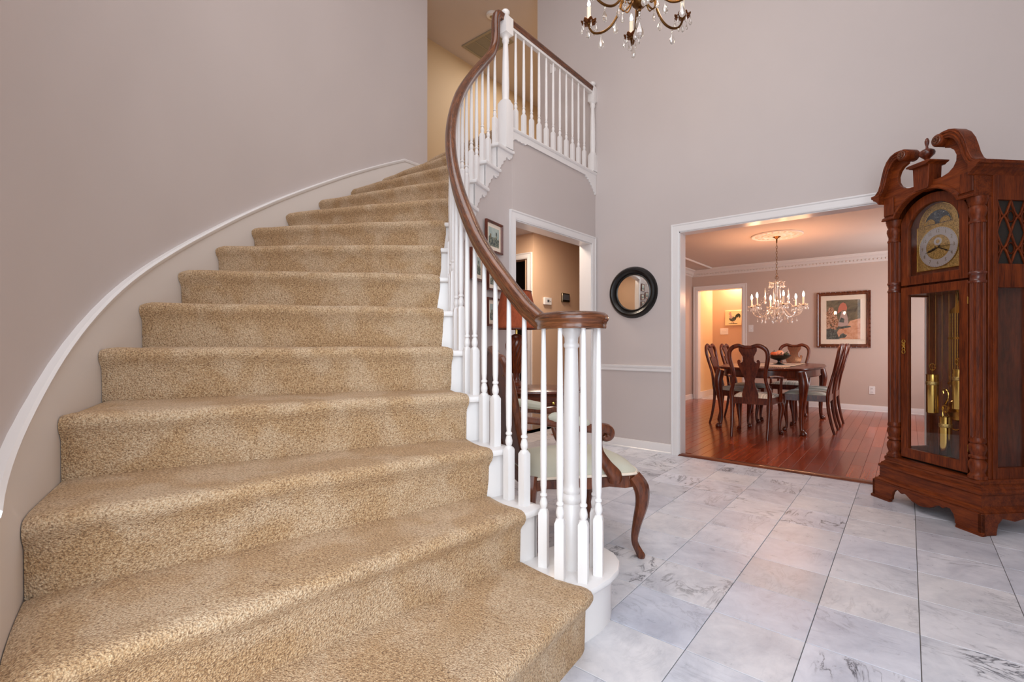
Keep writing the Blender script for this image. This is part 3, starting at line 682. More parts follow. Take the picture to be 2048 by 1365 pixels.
# ------------------------------------------------------------ balcony
NB = Vector((-2.502, 2.952, 0))
bal = empty('balcony_railing', (XC-.012, 3.6, LAND), 0, 'straight balcony railing with oak handrail from the tall white newel to the wall', 'railing')
OB = Vector((XC-.012, 3.6, LAND))
def newel(name, loc, zb, parent, hs=.045):
    """square base, turned shaft, square block, cap; zb = bottom relative to LAND"""
    n = 24
    def sq(hh, z):
        out = []
        for i in range(n):
            a = 2*pi*i/n+pi/4+pi/4; q = (a % (pi/2)); q = min(q, pi/2-q) if False else ((a+pi/4) % (pi/2)-pi/4); R = hh/cos(q); out.append((R*cos(a), R*sin(a), z))
        return out
    def ci(r, z): return [(r*cos(2*pi*i/n+pi/2), r*sin(2*pi*i/n+pi/2), z) for i in range(n)]
    rows = [sq(hs, zb), sq(hs, .165), ci(hs*.98, .19), ci(.029, .197), ci(.0275, .21), ci(.030, .30), ci(.026, .52), ci(.021, .64), ci(.0205, .655), ci(.026, .665), ci(.029, .68), ci(.025, .692), ci(.027, .700),
            ci(.038, .714), sq(hs, .722), sq(hs, .855), ci(.036, .868), ci(.022, .874), ci(.018, .880), ci(.026, .888), ci(.034, .900), ci(.034, .910), ci(.026, .922), ci(.006, .93)]
    vs = [v for r in rows for v in r]
    fs = [(j*n+i, j*n+(i+1) % n, (j+1)*n+(i+1) % n, (j+1)*n+i) for j in range(len(rows)-1) for i in range(n)]+[tuple(range(n)), tuple((len(rows)-1)*n+i for i in range(n))]
    o = MB().add(vs, fs).build(name, 'white', parent, angle=38); o.location = loc; return o
newel('newel_post', Vector((NB.x, NB.y, LAND))-OB, -RIS+.0, bal)
newel('half_newel_post', Vector((XC-.012, 4.335, LAND))-OB, .0, bal, .036)
for i in range(11):
    baluster((0, 3.081+i*.1087-3.6, 0), 0, .845, bal, .16)
MB().sweep([Vector((0, 2.99-3.6, .845)), Vector((0, 3.6-3.6, .845)), Vector((0, 4.31-3.6, .845))], PROF).build('handrail', 'oak', bal, angle=50)
MB().box(-.018, .018, 2.99-3.6, 4.31-3.6, .795, .818).build('baluster_fillet', 'white', bal)
# nosing board and scalloped fascia along the balcony edge
struct('trim_13', MB().prism([(XC-.06, LAND-.03), (XC+.012, LAND-.03), (XC+.020, LAND-.022), (XC+.022, LAND-.012), (XC+.016, LAND-.002), (XC+.006, LAND), (XC-.06, LAND)], lambda a, b, d: (a, d, b), 3.0, YR), 'white')
def scallop(y, z, dy, dz, k):
    """run of small cusps going by (dy, dz)"""
    return [(y+dy*t/k/4+(0 if t % 4 else 0), z+dz*t/k/4+(.006 if t % 4 in (1, 2) else -.002)) for t in range(k*4+1)]
zf = LAND-.078
left = [(2.93, LAND-.03), (2.93, LAND-.175), (2.95, LAND-.172), (2.962, LAND-.158), (2.985, LAND-.152), (2.992, LAND-.135), (3.008, LAND-.125), (3.012, LAND-.11), (3.03, LAND-.104), (3.045, LAND-.090), (3.07, LAND-.085), (3.09, LAND-.092), (3.11, LAND-.087), (3.135, LAND-.094), (3.16, LAND-.086), (3.185, LAND-.094), (3.21, zf)]
right = [(4.17, zf), (4.178, LAND-.092), (4.20, LAND-.094), (4.205, LAND-.108), (4.23, LAND-.112), (4.24, LAND-.128), (4.262, LAND-.132), (4.27, LAND-.15), (4.29, LAND-.158), (4.30, LAND-.178), (4.318, LAND-.186), (4.326, LAND-.205), (4.345, LAND-.212), (4.35, LAND-.232), (4.368, LAND-.232), (4.368, LAND-.03)]
struct('trim_14', MB().prism(left+right, lambda a, b, d: (d, a, b), XC-.005, XC+.010), 'white', angle=40)
struct('wall_balcony_face', MB().box(XC-.05, XC-.003, CY-.06, YR, LAND-.13, LAND-.03), 'wall')
mb = MB(); A = [7+(90-7)*i/30 for i in range(31)]
mb.sweep([PC(RI+.008, a, 0) for a in A], [(.012, 0), (-.014, 0), (-.014, .07), (-.009, .088), (.012, .09)]); struct('baseboard_stair', mb, 'white')
# ------------------------------------------------------------ upholstered armchair inside the stair curve
def armchair():
    t = empty('armchair', (-1.367, 2.085, 0), -radians(34), 'carved wooden armchair with pale sage seat, behind the volute balusters', 'armchair')
    # seat rail with serpentine lower edge
    rail = MB()
    front = [(-.27, .40), (-.27, .345), (-.235, .335), (-.20, .345), (-.16, .362), (-.11, .352), (-.05, .345), (0, .338), (.05, .345), (.11, .352), (.16, .362), (.20, .345), (.235, .335), (.27, .345), (.27, .40)]
    rail.prism(front, lambda a, b, d: (a, .245+d+.03*(1-(a/.27)**2), b), -.03, 0)
    for s in (-1, 1):
        side = [(-.25, .40), (-.25, .35), (-.18, .36), (-.08, .352), (.02, .345), (.12, .352), (.2, .34), (.26, .345), (.26, .40)]
        rail.prism(side, lambda a, b, d: (s*(.235+.035*(a+.25)/.5)+s*d, a, b), -.025, 0)
    rail.prism([(-.23, .40), (-.23, .345), (.23, .345), (.23, .40)], lambda a, b, d: (a, -.25+d, b), -.015, .015)
    rail.build('seat_rail', 'walnut', t, bevel=.004)
    # domed seat
    rows = []
    for i in range(17):
        v = i/16; y = -.245+v*.535; hw = .232+.045*v-(.03*(v-.85)/.15 if v > .85 else 0); row = []
        for j in range(21):
            u = j/20*2-1; x = u*hw; f = max(0, 1-abs(u)**3.2)*max(0, 1-abs(2*v-1)**3.6); yy = y+(.022*(1-u*u) if v > .8 else 0)
            row.append((x, yy, .405+.075*f**.55))
        rows.append(row)
    MB().grid(rows).build('seat', 'sage', t, angle=70)
    per = [(-.232, -.245), (-.272, .2), (-.262, .255), (-.2, .292), (-.1, .306), (0, .31), (.1, .306), (.2, .292), (.262, .255), (.272, .2), (.232, -.245)]
    MB().tube([(x, y, .408) for x, y in per], .0065, 8, 4).build('piping', 'matboard', t)
    for s in (-1, 1):
        MB().tube([(s*.262, .245, .395), (s*.282, .272, .345), (s*.283, .277, .27), (s*.262, .262, .16), (s*.252, .256, .08), (s*.262, .275, .028), (s*.266, .282, .012), (s*.266, .282, .0)], [.034, .038, .031, .021, .016, .018, .021, .016], 10, 4).build('leg', 'walnut', t)
        MB().tube([(s*.215, -.25, .42), (s*.225, -.262, .36), (s*.222, -.268, .26), (s*.212, -.275, .15), (s*.212, -.30, .06), (s*.216, -.325, .015), (s*.216, -.33, 0)], [.026, .031, .026, .018, .015, .018, .015], 10, 4).build('leg', 'walnut', t)
        MB().tube([(s*.215, -.300, .68), (s*.268, -.20, .672), (s*.288, -.09, .652), (s*.298, .0, .640), (s*.298, .06, .640), (s*.297, .095, .626), (s*.297, .098, .602), (s*.296, .078, .592), (s*.296, .068, .605)], [.017, .018, .019, .021, .023, .024, .022, .018, .014], 10, 5).build('arm', 'walnut', t)
        MB().tube([(s*.296, .06, .625), (s*.285, .05, .57), (s*.278, .06, .52), (s*.276, .095, .46), (s*.275, .135, .41), (s*.270, .14, .375)], [.017, .017, .020, .028, .036, .030], 10, 5, .75).build('arm_support', 'walnut', t)
        MB().tube([(s*.270, -.19, .688), (s*.275, -.165, .694), (s*.286, -.10, .680), (s*.294, -.03, .666), (s*.297, -.005, .658)], [.010, .024, .028, .025, .010], 10, 4).build('arm_pad', 'sage', t)
    yb = lambda z: -.262-(z-.44)*.23
    loop = [(-.17, .47), (-.19, .56), (-.208, .68), (-.220, .80), (-.212, .90), (-.17, .955), (-.10, .962), (-.05, .985), (0, .998), (.05, .985), (.10, .962), (.17, .955), (.212, .90), (.220, .80), (.208, .68), (.19, .56), (.17, .47), (.08, .455), (-.08, .455), (-.19, .47)]
    MB().tube([(x, yb(z), z) for x, z in loop], .019, 10, 4, 1.0, Vector((0, 1, 0))).build('back_frame', 'walnut', t)
    L = [(x*.93, .5+(z-.5)*.975) for x, z in loop[:-1]]
    MB().prism(L, lambda a, b, d: (a, yb(b)+d, b), -.012, .0).build('back_panel', 'mahog', t)
    rows = []
    for i in range(13):
        v = i/12; z = .485+v*.46; hw = .150+.05*sin(min(v*1.25, 1)*pi/2)-.05*max(0, (v-.85)/.15); row = []
        for j in range(17):
            u = j/16*2-1; f = max(0, 1-abs(u)**3)*max(0, 1-abs(2*v-1)**4); row.append((u*hw, yb(z)+.004+.04*f**.6, z))
        rows.append(row)
    MB().grid(rows).build('back_cushion', 'sage', t, angle=70)
    MB().lathe([(0, 0), (.02, .002), (.026, .012), (.012, .022), (0, .024)], (0, yb(.985)+.012, .985), 10, Matrix.Rotation(-pi/2, 4, 'X')).build('carved_crest', 'walnut', t)
    nails = MB()
    for k in range(9):
        for s in (-1, 1): nails.lathe([(0, -.002), (.0035, 0), (.0035, .002), (0, .003)], (s*(.175+.02*sin(k/8*pi)), yb(.52+k*.045)-.0145, .52+k*.045), 6, Matrix.Rotation(pi/2, 4, 'X'))
    tag(nails.build('nailheads', 'brass', t), kind='stuff')
armchair()

# ------------------------------------------------------------ small oval table with lamp
TZ = .72
tt = empty('side_table', (-1.985, 2.665, 0), YAW, 'oval dark wooden side table with a drawer, against the curved wall behind the balusters', 'table')
def oval(a, b, n=40, p=2.4):
    return [(a*math.copysign(abs(cos(2*pi*i/n))**(2/p), cos(2*pi*i/n)), b*math.copysign(abs(sin(2*pi*i/n))**(2/p), sin(2*pi*i/n))) for i in range(n)]
mb = MB(); rings = [(.318, .262, TZ), (.324, .268, TZ-.004), (.326, .27, TZ-.012), (.318, .262, TZ-.020), (.308, .252, TZ-.024)]
vs = []; n = 40
for a, b, z in rings: vs += [(x, y, z) for x, y in oval(a, b)]
mb.add(vs, [(j*n+i, j*n+(i+1) % n, (j+1)*n+(i+1) % n, (j+1)*n+i) for j in range(4) for i in range(n)]+[tuple(range(n)), tuple(4*n+i for i in range(n))]).build('table_top', 'mahog', tt)
mb = MB(); vs = []
for a, b, z in ((.285, .23, TZ-.023), (.285, .23, TZ-.13), (.292, .237, TZ-.132), (.292, .237, TZ-.140), (.27, .215, TZ-.141)): vs += [(x, y, z) for x, y in oval(a, b)]
mb.add(vs, [(j*n+i, j*n+(i+1) % n, (j+1)*n+(i+1) % n, (j+1)*n+i) for j in range(4) for i in range(n)]+[tuple(4*n+i for i in range(n))]).build('apron', 'cherryh', tt)
d = MB().box(-.17, .17, -.236, -.222, TZ-.115, TZ-.038).build('drawer', 'cherryh', tt, bevel=.003)
for x in (-.1, .1): MB().lathe([(0, 0), (.006, 0), (.005, .008), (.011, .014), (.009, .02), (0, .022)], (x, -.236, TZ-.076), 12, Matrix.Rotation(pi/2, 4, 'X')).build('knob', 'brass', d)
MB().lathe([(0, 0), (.006, 0), (.005, .008), (.011, .014), (.009, .02), (0, .022)], (-.285, -.02, TZ-.076), 12, Matrix.Rotation(-pi/2, 4, 'Y')).build('knob', 'brass', tt)
for x in (-.21, .21):
    for y in (-.16, .16):
        MB().tube([(x, y, TZ-.03), (x*1.02, y*1.02, TZ-.16), (x*1.05, y*1.05, .3), (x*1.06, y*1.06, .06), (x*1.08, y*1.08, 0)], [.024, .022, .015, .011, .014], 10, 3).build('leg', 'mahog', tt)
lamp = empty('table_lamp', (-2.105, 2.60, TZ), 0, 'table lamp with carved dark wooden urn base and rust-coloured bell shade', 'lamp')
MB().lathe([(0, 0), (.062, 0), (.064, .012), (.055, .022), (.040, .030), (.028, .045), (.022, .065), (.024, .09), (.032, .13), (.046, .19), (.062, .25), (.070, .295), (.068, .325), (.054, .352), (.03, .365), (.016, .372), (0, .372)], n=28).build('urn_base', 'mahog', lamp)
rb = MB()
for k in range(16):
    a = 2*pi*k/16; rb.tube([((r+.002)*cos(a+tw), (r+.002)*sin(a+tw), z) for r, z, tw in ((.026, .10, 0), (.034, .14, .15), (.048, .2, .35), (.063, .255, .6), (.069, .30, .85), (.062, .338, 1.1))], [.003, .005, .006, .007, .006, .003], 6, 2)
tag(rb.build('carved_ribs', 'cherry', lamp), kind='stuff')
MB().lathe([(0, .37), (.008, .37), (.008, .44), (.014, .445), (.014, .49), (0, .49)], n=12).build('stem', 'brass', lamp)
sh = []
for z, r in ((.408, .172), (.425, .166), (.46, .154), (.51, .140), (.56, .127), (.61, .115), (.655, .106), (.668, .104)):
    row = []
    for i in range(49):
        a = 2*pi*i/48; rr = r*(1+.012*cos(8*a)); row.append((rr*cos(a), rr*sin(a), z))
    sh.append(row)
shade = MB().grid(sh).build('lamp_shade', 'shade', lamp, angle=50)
so = shade.modifiers.new('thickness', 'SOLIDIFY'); so.thickness = .003
MB().tube([(.172*cos(2*pi*i/48), .172*sin(2*pi*i/48), .408) for i in range(49)], .0035, 6).tube([(.1045*cos(2*pi*i/48), .1045*sin(2*pi*i/48), .668) for i in range(49)], .0035, 6).build('shade_trim', 'mahog', lamp)
MB().lathe([(0, .668), (.004, .668), (.004, .69), (.012, .698), (.014, .708), (.006, .72), (0, .724)], n=12).build('finial', 'brass', lamp)
MB().tube([(.0, 0, .668), (.104, 0, .668)], .0025, 6).tube([(0, 0, .668), (-.052, .09, .668)], .0025, 6).tube([(0, 0, .668), (-.052, -.09, .668)], .0025, 6).tube([(0, 0, .49), (0, 0, .67)], .003, 6).build('shade_spider', 'brass', lamp)
lt = empty('letter_stack', (-2.14, 2.44, TZ), .9, 'small stack of white letters on the left end of the oval table', 'letters')
for k in range(5): MB().box(-.07, .07, -.05, .05, 0, .005).build('envelope', 'matboard', lt, loc=(.004*(k % 2), .003*k, .0055*k)).rotation_euler = (0, 0, .08*k)

# ------------------------------------------------------------ framed prints on the curved wall
def framed(name, loc, rz, W, H, fw, mat_w, fmat, label, cat='picture', group=None, depth=.02):
    t = empty(name, loc, rz, label, cat, group)
    n = 4; prof = [(0, -.001), (0, -depth), (fw*.25, -depth-.002), (fw*.5, -depth*.8), (fw*.8, -depth*.9), (fw, -depth*.5), (fw, -.001)]
    vs = []
    for sx, sz in ((-1, -1), (-1, 1), (1, 1), (1, -1)):
        for p, d in prof: vs.append((sx*(W/2-p), d, sz*(H/2-p)))
    k = len(prof)
    MB().add(vs, [(i*k+j, i*k+j+1, ((i+1) % 4)*k+j+1, ((i+1) % 4)*k+j) for i in range(4) for j in range(k-1)]).build('frame', fmat, t, angle=20)
    w2 = W/2-fw+.002; h2 = H/2-fw+.002
    MB().box(-w2, w2, -.006, -.001, -h2, h2).build('mat_board', 'matboard', t)
    a, b = w2-mat_w, h2-mat_w
    return t, a, b
def print_part(t, polys, y0=-.0064):
    """flat print: list of (polygon, material)"""
    base = None
    for i, (poly, m) in enumerate(polys):
        d = y0-.00012*i
        o = MB().prism(poly, XZ, d, d+.0001).build('print' if base is None else 'printed_shape', m, base or t, recalc=True)
        base = base or o
def rect(a0, a1, b0, b1): return [(a0, b0), (a1, b0), (a1, b1), (a0, b1)]
def townscape(t, a, b, seed):
    r = random.Random(seed); sky = [(-a+2*a*i/10, b*(-.15+.3*r.random())) for i in range(11)]
    print_part(t, [(rect(-a, a, -b, b), 'art_sky'), ([(-a, -b)]+[(a, -b)]+list(reversed(sky)), 'art_town'),
                   (rect(a*.35, a*.62, -b*.3, b*.62), 'art_town'), (rect(-a*.75, -a*.5, -b*.2, b*.3), 'art_green')])
for th, z, W, H, lab, sd_ in ((78.4, 1.835, .25, .235, 'small framed townscape print hanging highest, beside the hallway door casing', 1),
                         (67.6, 1.580, .245, .215, 'framed print on the curved wall, farthest left of the four', 2),
                         (79.2, 1.520, .24, .185, 'framed print directly below the highest one, partly behind the handrail', 3),
                         (79.0, 1.265, .24, .215, 'lowest framed print, just above the table lamp shade', 4)):
    p = PC(1.551, th, z)
    t, a, b = framed('framed_print', p, pi-radians(th), W, H, .018, .03, 'mahog', lab, group=None)
    townscape(t, a, b, sd_)
# ------------------------------------------------------------ longcase clock, set at 45 degrees across the corner
ck = empty('grandfather_clock', (.0575, 3.804, 0), -pi/4, 'tall cherry longcase clock with swan-neck pediment and brass moon dial', 'clock')
def archpts(w, z0, h, n=20, a=1):
    R = (w*w+h*h)/(2*h); cz = z0+h-R; t0 = math.asin(min(1, w/R))
    if h > w: t0 = pi-t0
    return [(R*sin(-t0+2*t0*i/n), cz+R*cos(-t0+2*t0*i/n)) for i in range(n+1)]
def mir(h): return h+[(-a, b) for a, b in reversed(h)]
# base with bracket feet
half = [(.352, 0), (.352, .012), (.346, .022), (.346, .105), (.335, .118), (0, .118)]
cut = [(0, .046), (.02, .046), (.06, .055), (.10, .082), (.115, .086), (.128, .078), (.138, .080), (.155, .092), (.175, .090), (.192, .070), (.200, .045), (.202, .022), (.212, .012), (.214, 0)]
apr = cut[::1]+[(.352, 0), (.352, .010), (.345, .020), (.345, .118)]
poly = [(-a, b) for a, b in reversed(apr)]+apr[1:]
MB().prism(poly, XZ, 0, .022).build('base_apron', 'cherryh', ck, bevel=.003)
for s in (-1, 1):
    sa = [(.0, 0), (.09, 0), (.092, .022), (.10, .06), (.125, .088), (.20, .07), (.275, .088), (.30, .06), (.308, .022), (.31, 0), (.40, 0), (.40, .118), (0, .118)]
    MB().prism(sa, lambda a, b, d: (s*(.345-d), a, b), 0, .022).build('side_apron', 'cherryh', ck, bevel=.003)
    MB().prism([(0, 0), (.0, .014), (.014, .020), (.014, 0)], lambda a, b, d: (s*d, a-.006, b), .212, .352).build('foot_moulding', 'cherryh', ck)
def tier(name, x, y0, z0, z1, prof=None):
    """plinth tier with moulded upper edge"""
    p = prof or [(0, z0), (0, z1)]; rings = []
    vs = []
    for ins, z in p:
        vs += [(-x+ins, .40, z), (-x+ins, y0+ins, z), (x-ins, y0+ins, z), (x-ins, .40, z)]
    m = len(p); fs = [(j*4+i, j*4+(i+1) % 4, (j+1)*4+(i+1) % 4, (j+1)*4+i) for j in range(m-1) for i in range(4)]+[(0, 1, 2, 3), tuple((m-1)*4+i for i in range(4))]
    return MB().add(vs, fs).build(name, 'cherryh', ck, angle=20)
tier('base_moulding', .338, .008, .116, .146, [(0, .116), (0, .122), (.004, .130), (.014, .136), (.018, .146)])
tier('plinth', .318, .028, .144, .206, [(0, .144), (0, .206)])
tier('plinth_moulding', .325, .022, .204, .262, [(.006, .204), (0, .212), (0, .222), (.010, .230), (.012, .238), (.022, .246), (.03, .262)])
tier('platform', .300, .045, .260, .284, [(0, .260), (0, .278), (.006, .284)])
# carcass
MB().box(-.285, .285, .37, .385, .28, 1.99).build('back_board', 'mahog', ck)
for s in (-1, 1):
    MB().box(min(s*.208, s*.285), max(s*.208, s*.285), .112, .135, .28, 1.84).build('front_stile', 'cherry', ck, bevel=.002)
    sd = MB()
    for y0, y1 in ((.135, .165), (.340, .385)): sd.box(min(s*.268, s*.290), max(s*.268, s*.290), y0, y1, .28, 1.99)
    for z0, z1 in ((.28, .345), (1.335, 1.465), (1.815, 1.99)): sd.box(min(s*.268, s*.290), max(s*.268, s*.290), .165, .34, z0, z1)
    side = sd.build('side_frame', 'cherry', ck, bevel=.0015)
    MB().box(min(s*.274, s*.277), max(s*.274, s*.277), .165, .34, .345, 1.335).build('side_glass', 'glass', ck)
    MB().box(min(s*.270, s*.272), max(s*.270, s*.272), .165, .34, 1.465, 1.815).build('grille_cloth', 'dark', ck)
    fr = MB(); X = s*.281
    for a0, b0 in ((.165, 1.465), (.2525, 1.465), (.165, 1.64), (.2525, 1.64)):
        w_, h_ = .0875, .175
        fr.tube([(X, a0, b0), (X, a0+w_*.3, b0+h_*.38), (X, a0+w_/2, b0+h_/2), (X, a0+w_*.7, b0+h_*.62), (X, a0+w_, b0+h_)], .006, 6, 4)
        fr.tube([(X, a0+w_, b0), (X, a0+w_*.7, b0+h_*.38), (X, a0+w_/2, b0+h_/2), (X, a0+w_*.3, b0+h_*.62), (X, a0, b0+h_)], .006, 6, 4)
        for cy, cz in ((a0, b0+h_/2), (a0+w_, b0+h_/2)):
            fr.tube([(X, min(.34, max(.165, cy+.022*cos(q))), cz+.03*sin(q)) for q in [2*pi*k/14 for k in range(15)]], .0045, 6)
    fr.build('fretwork', 'cherry', side)
MB().box(-.27, .27, .10, .37, .284, .292).build('interior_floor', 'black', ck)
MB().box(-.27, .27, .118, .37, 1.345, 1.36).build('seat_board', 'mahog', ck)
# fluted columns
def column(s):
    c0 = (s*.258, .078, 0)
    col = MB().lathe([(.030, .284), (.042, .284), (.042, .300), (.036, .304), (.031, .318), (.036, .332), (.041, .350), (.040, .372), (.032, .386), (.029, .392), (.038, .398), (.038, .408), (.031, .414), (.034, .43), (.040, .446), (.038, .466), (.031, .478), (.036, .484), (.038, .492), (.036, .50), (.034, .512), (0, .512)], c0, 24)
    cb = col.build('column_base', 'cherry', ck, angle=50)
    n = 80
    for z0, z1 in ((.51, 1.362), (1.425, 1.692)):
        vs = []
        for z, k in ((z0, 0), (z0+.008, 1), (z1-.008, 1), (z1, 0)):
            for i in range(n):
                r = .0345-(.0042 if i % 4 in (1, 2) else 0)*k; a = 2*pi*(i+.5)/n; vs.append((c0[0]+r*cos(a), c0[1]+r*sin(a), z))
        MB().add(vs, [(j*n+i, j*n+(i+1) % n, (j+1)*n+(i+1) % n, (j+1)*n+i) for j in range(3) for i in range(n)]).build('fluted_shaft', 'cherry', ck, angle=25)
    MB().lathe([(.03, 1.358), (.038, 1.362), (.039, 1.372), (.034, 1.376), (.033, 1.39), (.034, 1.408), (.039, 1.412), (.039, 1.422), (.032, 1.428)], c0, 24).build('column_ring', 'mahog', ck, angle=50)
    MB().lathe([(.03, 1.688), (.037, 1.690), (.038, 1.700), (.033, 1.706), (.032, 1.722), (.036, 1.735), (.041, 1.755), (.040, 1.772), (.034, 1.784), (.038, 1.79), (.040, 1.80), (.043, 1.808), (.043, 1.815), (.046, 1.822), (.046, 1.832), (0, 1.832)], c0, 24).build('capital', 'cherry', ck, angle=50)
column(-1); column(1)
# lower glazed door
def ringframe(name, outer, inner, y0, y1, mat, bevel=.002):
    n = len(outer); vs = [(a, y, b) for y in (y0, y1) for a, b in outer]+[(a, y, b) for y in (y0, y1) for a, b in inner]
    fs = []
    for i in range(n):
        j = (i+1) % n
        fs += [(i, j, 2*n+j, 2*n+i), (n+i, n+j, 3*n+j, 3*n+i), (i, j, n+j, n+i), (2*n+i, 2*n+j, 3*n+j, 3*n+i)]
    return MB().add(vs, fs).build(name, mat, ck, angle=30, bevel=bevel)
ld = ringframe('waist_door', rect(-.208, .208, .298, 1.385), rect(-.160, .160, .358, 1.335), .075, .10, 'cherry')
MB().box(-.163, .163, .088, .090, .355, 1.338).build('glass_pane', 'glass', ld)
hd = MB()
hd.tube([(-.186, .072, 1.02+.014*math.cos(q)+.0) for q in (0,)]+[(-.186, .070, 1.00)], .003, 6)
for cz, rr in ((1.04, .011), (1.018, .009), (.996, .009), (.974, .011)): hd.tube([(-.186+rr*cos(2*pi*k/12), .071, cz+rr*1.1*sin(2*pi*k/12)) for k in range(13)], .0025, 6)
hd.build('key_escutcheon', 'brass', ld)
for z in (.42, 1.25): MB().lathe([(0, 0), (.004, 0), (.004, .04), (0, .04)], (.211, .074, z), 8).build('hinge', 'brass', ld)
# upper arched door
o_arc = archpts(.208, 1.80, .140, 24); i_arc = archpts(.160, 1.758, .125, 24)
outer = [(-.208, 1.397)]+o_arc+[(.208, 1.397)]; inner = [(-.160, 1.452)]+i_arc+[(.160, 1.452)]
hdoor = ringframe('hood_door', outer, inner, .075, .10, 'cherry')
MB().prism([(a*1.01, b+(.003 if b > 1.5 else -.003)) for a, b in inner], XZ, .088, .090).build('glass_pane', 'glass', hdoor)
# dial
MB().prism([(-.28, 1.37), (-.28, 1.84)]+archpts(.2, 1.84, .11, 12)+[(.28, 1.84), (.28, 1.37)], XZ, .124, .130).build('dial_surround', 'mahog', ck)
sh_ = [(-.135, 1.478), (-.135, 1.752), (-.120, 1.755)]+archpts(.120, 1.758, .118, 24)+[(.120, 1.755), (.135, 1.752), (.135, 1.478)]
dial = MB().prism(sh_, XZ, .116, .123).build('dial', 'brasso', ck, bevel=.0015)
bd = MB().tube([(a, .1155, b) for a, b in sh_+[sh_[0]]], .0028, 6); bd.build('dial_rim', 'brass', dial)
DZ = 1.612
def annulus(r0, r1, y, cx=0, cz=DZ, n=48, th=.0015):
    return MB().add([(cx+r*cos(2*pi*i/n), yy, cz+r*sin(2*pi*i/n)) for yy in (y, y+th) for r in (r0, r1) for i in range(n)],
                    [(i, (i+1) % n, n+(i+1) % n, n+i) for i in range(n)]+[(2*n+i, 2*n+(i+1) % n, 3*n+(i+1) % n, 3*n+i) for i in range(n)]+[(n+i, n+(i+1) % n, 3*n+(i+1) % n, 3*n+i) for i in range(n)]+[(i, (i+1) % n, 2*n+(i+1) % n, 2*n+i) for i in range(n)])
annulus(.074, .122, .1135).build('chapter_ring', 'silver', dial)
annulus(.1205, .1235, .1125).build('ring_edge', 'brass', dial)
annulus(.002, .073, .1145).build('dial_centre', 'brasso', dial)
annulus(.012, .024, .1128, 0, DZ+.034, 32).build('seconds_ring', 'silver', dial)
def text_part(txt, size, loc, parent, mat, name, rot=(pi/2, 0, 0), ext=.0004, sx=1):
    cu = bpy.data.curves.new('t', 'FONT'); cu.body = txt; cu.size = size; cu.align_x = 'CENTER'; cu.align_y = 'CENTER'; cu.extrude = ext; cu.resolution_u = 2
    ob = bpy.data.objects.new('t', cu); COL.objects.link(ob); bpy.context.view_layer.update()
    me = bpy.data.meshes.new_from_object(ob.evaluated_get(bpy.context.evaluated_depsgraph_get())); bpy.data.objects.remove(ob)
    me.materials.clear(); me.materials.append(M[mat]); o = bpy.data.objects.new(name, me); COL.objects.link(o); o.parent = parent; o.location = loc; o.rotation_euler = rot; o.scale = (sx, 1, 1); return o
for k in range(1, 13):
    a = k*pi/6; text_part(str(k), .030, (.097*sin(a), .1128, DZ+.097*cos(a)), dial, 'chrome', 'numeral', sx=.8)
tk = MB()
for k in range(60):
    a = k*pi/30; M4 = Matrix.Translation((0, .1130, DZ)) @ Matrix.Rotation(a, 4, 'Y'); tk.box(-.0006, .0006, 0, .0004, .113, .118, M4)
tag(tk.build('minute_marks', 'black', dial), kind='stuff')
def hand(L, w_, ang, y, nm):
    M4 = Matrix.Translation((0, y, DZ)) @ Matrix.Rotation(ang, 4, 'Y')
    pl_ = [(-w_*.5, -L*.18), (w_*.5, -L*.18), (w_*.35, 0), (w_*.9, L*.35), (w_*.4, L*.45), (w_, L*.62), (w_*.3, L*.75), (0, L), (-w_*.3, L*.75), (-w_, L*.62), (-w_*.4, L*.45), (-w_*.9, L*.35), (-w_*.35, 0)]
    m = MB().prism(pl_, XZ, -.0006, .0006); m.v = [tuple(M4 @ Vector(v)) for v in m.v]; m.build(nm, 'black', dial)
hand(.085, .006, 2*pi*8.32/12, .1105, 'hour_hand'); hand(.100, .004, 2*pi*19.5/60, .1090, 'minute_hand'); hand(.112, .0012, 2*pi*15.2/60, .1078, 'sweep_hand')
MB().lathe([(0, 0), (.005, 0), (.004, .005), (0, .006)], (0, .112, DZ), 12, Matrix.Rotation(pi/2, 4, 'X')).build('hand_boss', 'brass', dial)
moon = [(-.082, 1.755)]+archpts(.082, 1.757, .080, 20)+[(.082, 1.755)]
MB().prism(moon, XZ, .1145, .1155).build('moon_disc', 'moon', dial)
MB().tube([(a, .1140, b) for a, b in archpts(.084, 1.757, .082, 24)], .0022, 6).build('moon_arch', 'brass', dial)
for s in (-1, 1):
    MB().prism([(s*.046+.030*cos(q), 1.757+.030*sin(q)) for q in [pi*k/12 for k in range(13)]], XZ, .1125, .1142).build('hemisphere_plate', 'brasso', dial)
    MB().tube([(s*.046+.031*cos(q), .1122, 1.757+.031*sin(q)) for q in [pi*k/12 for k in range(13)]], .0020, 6).build('hemisphere_rim', 'brass', dial)
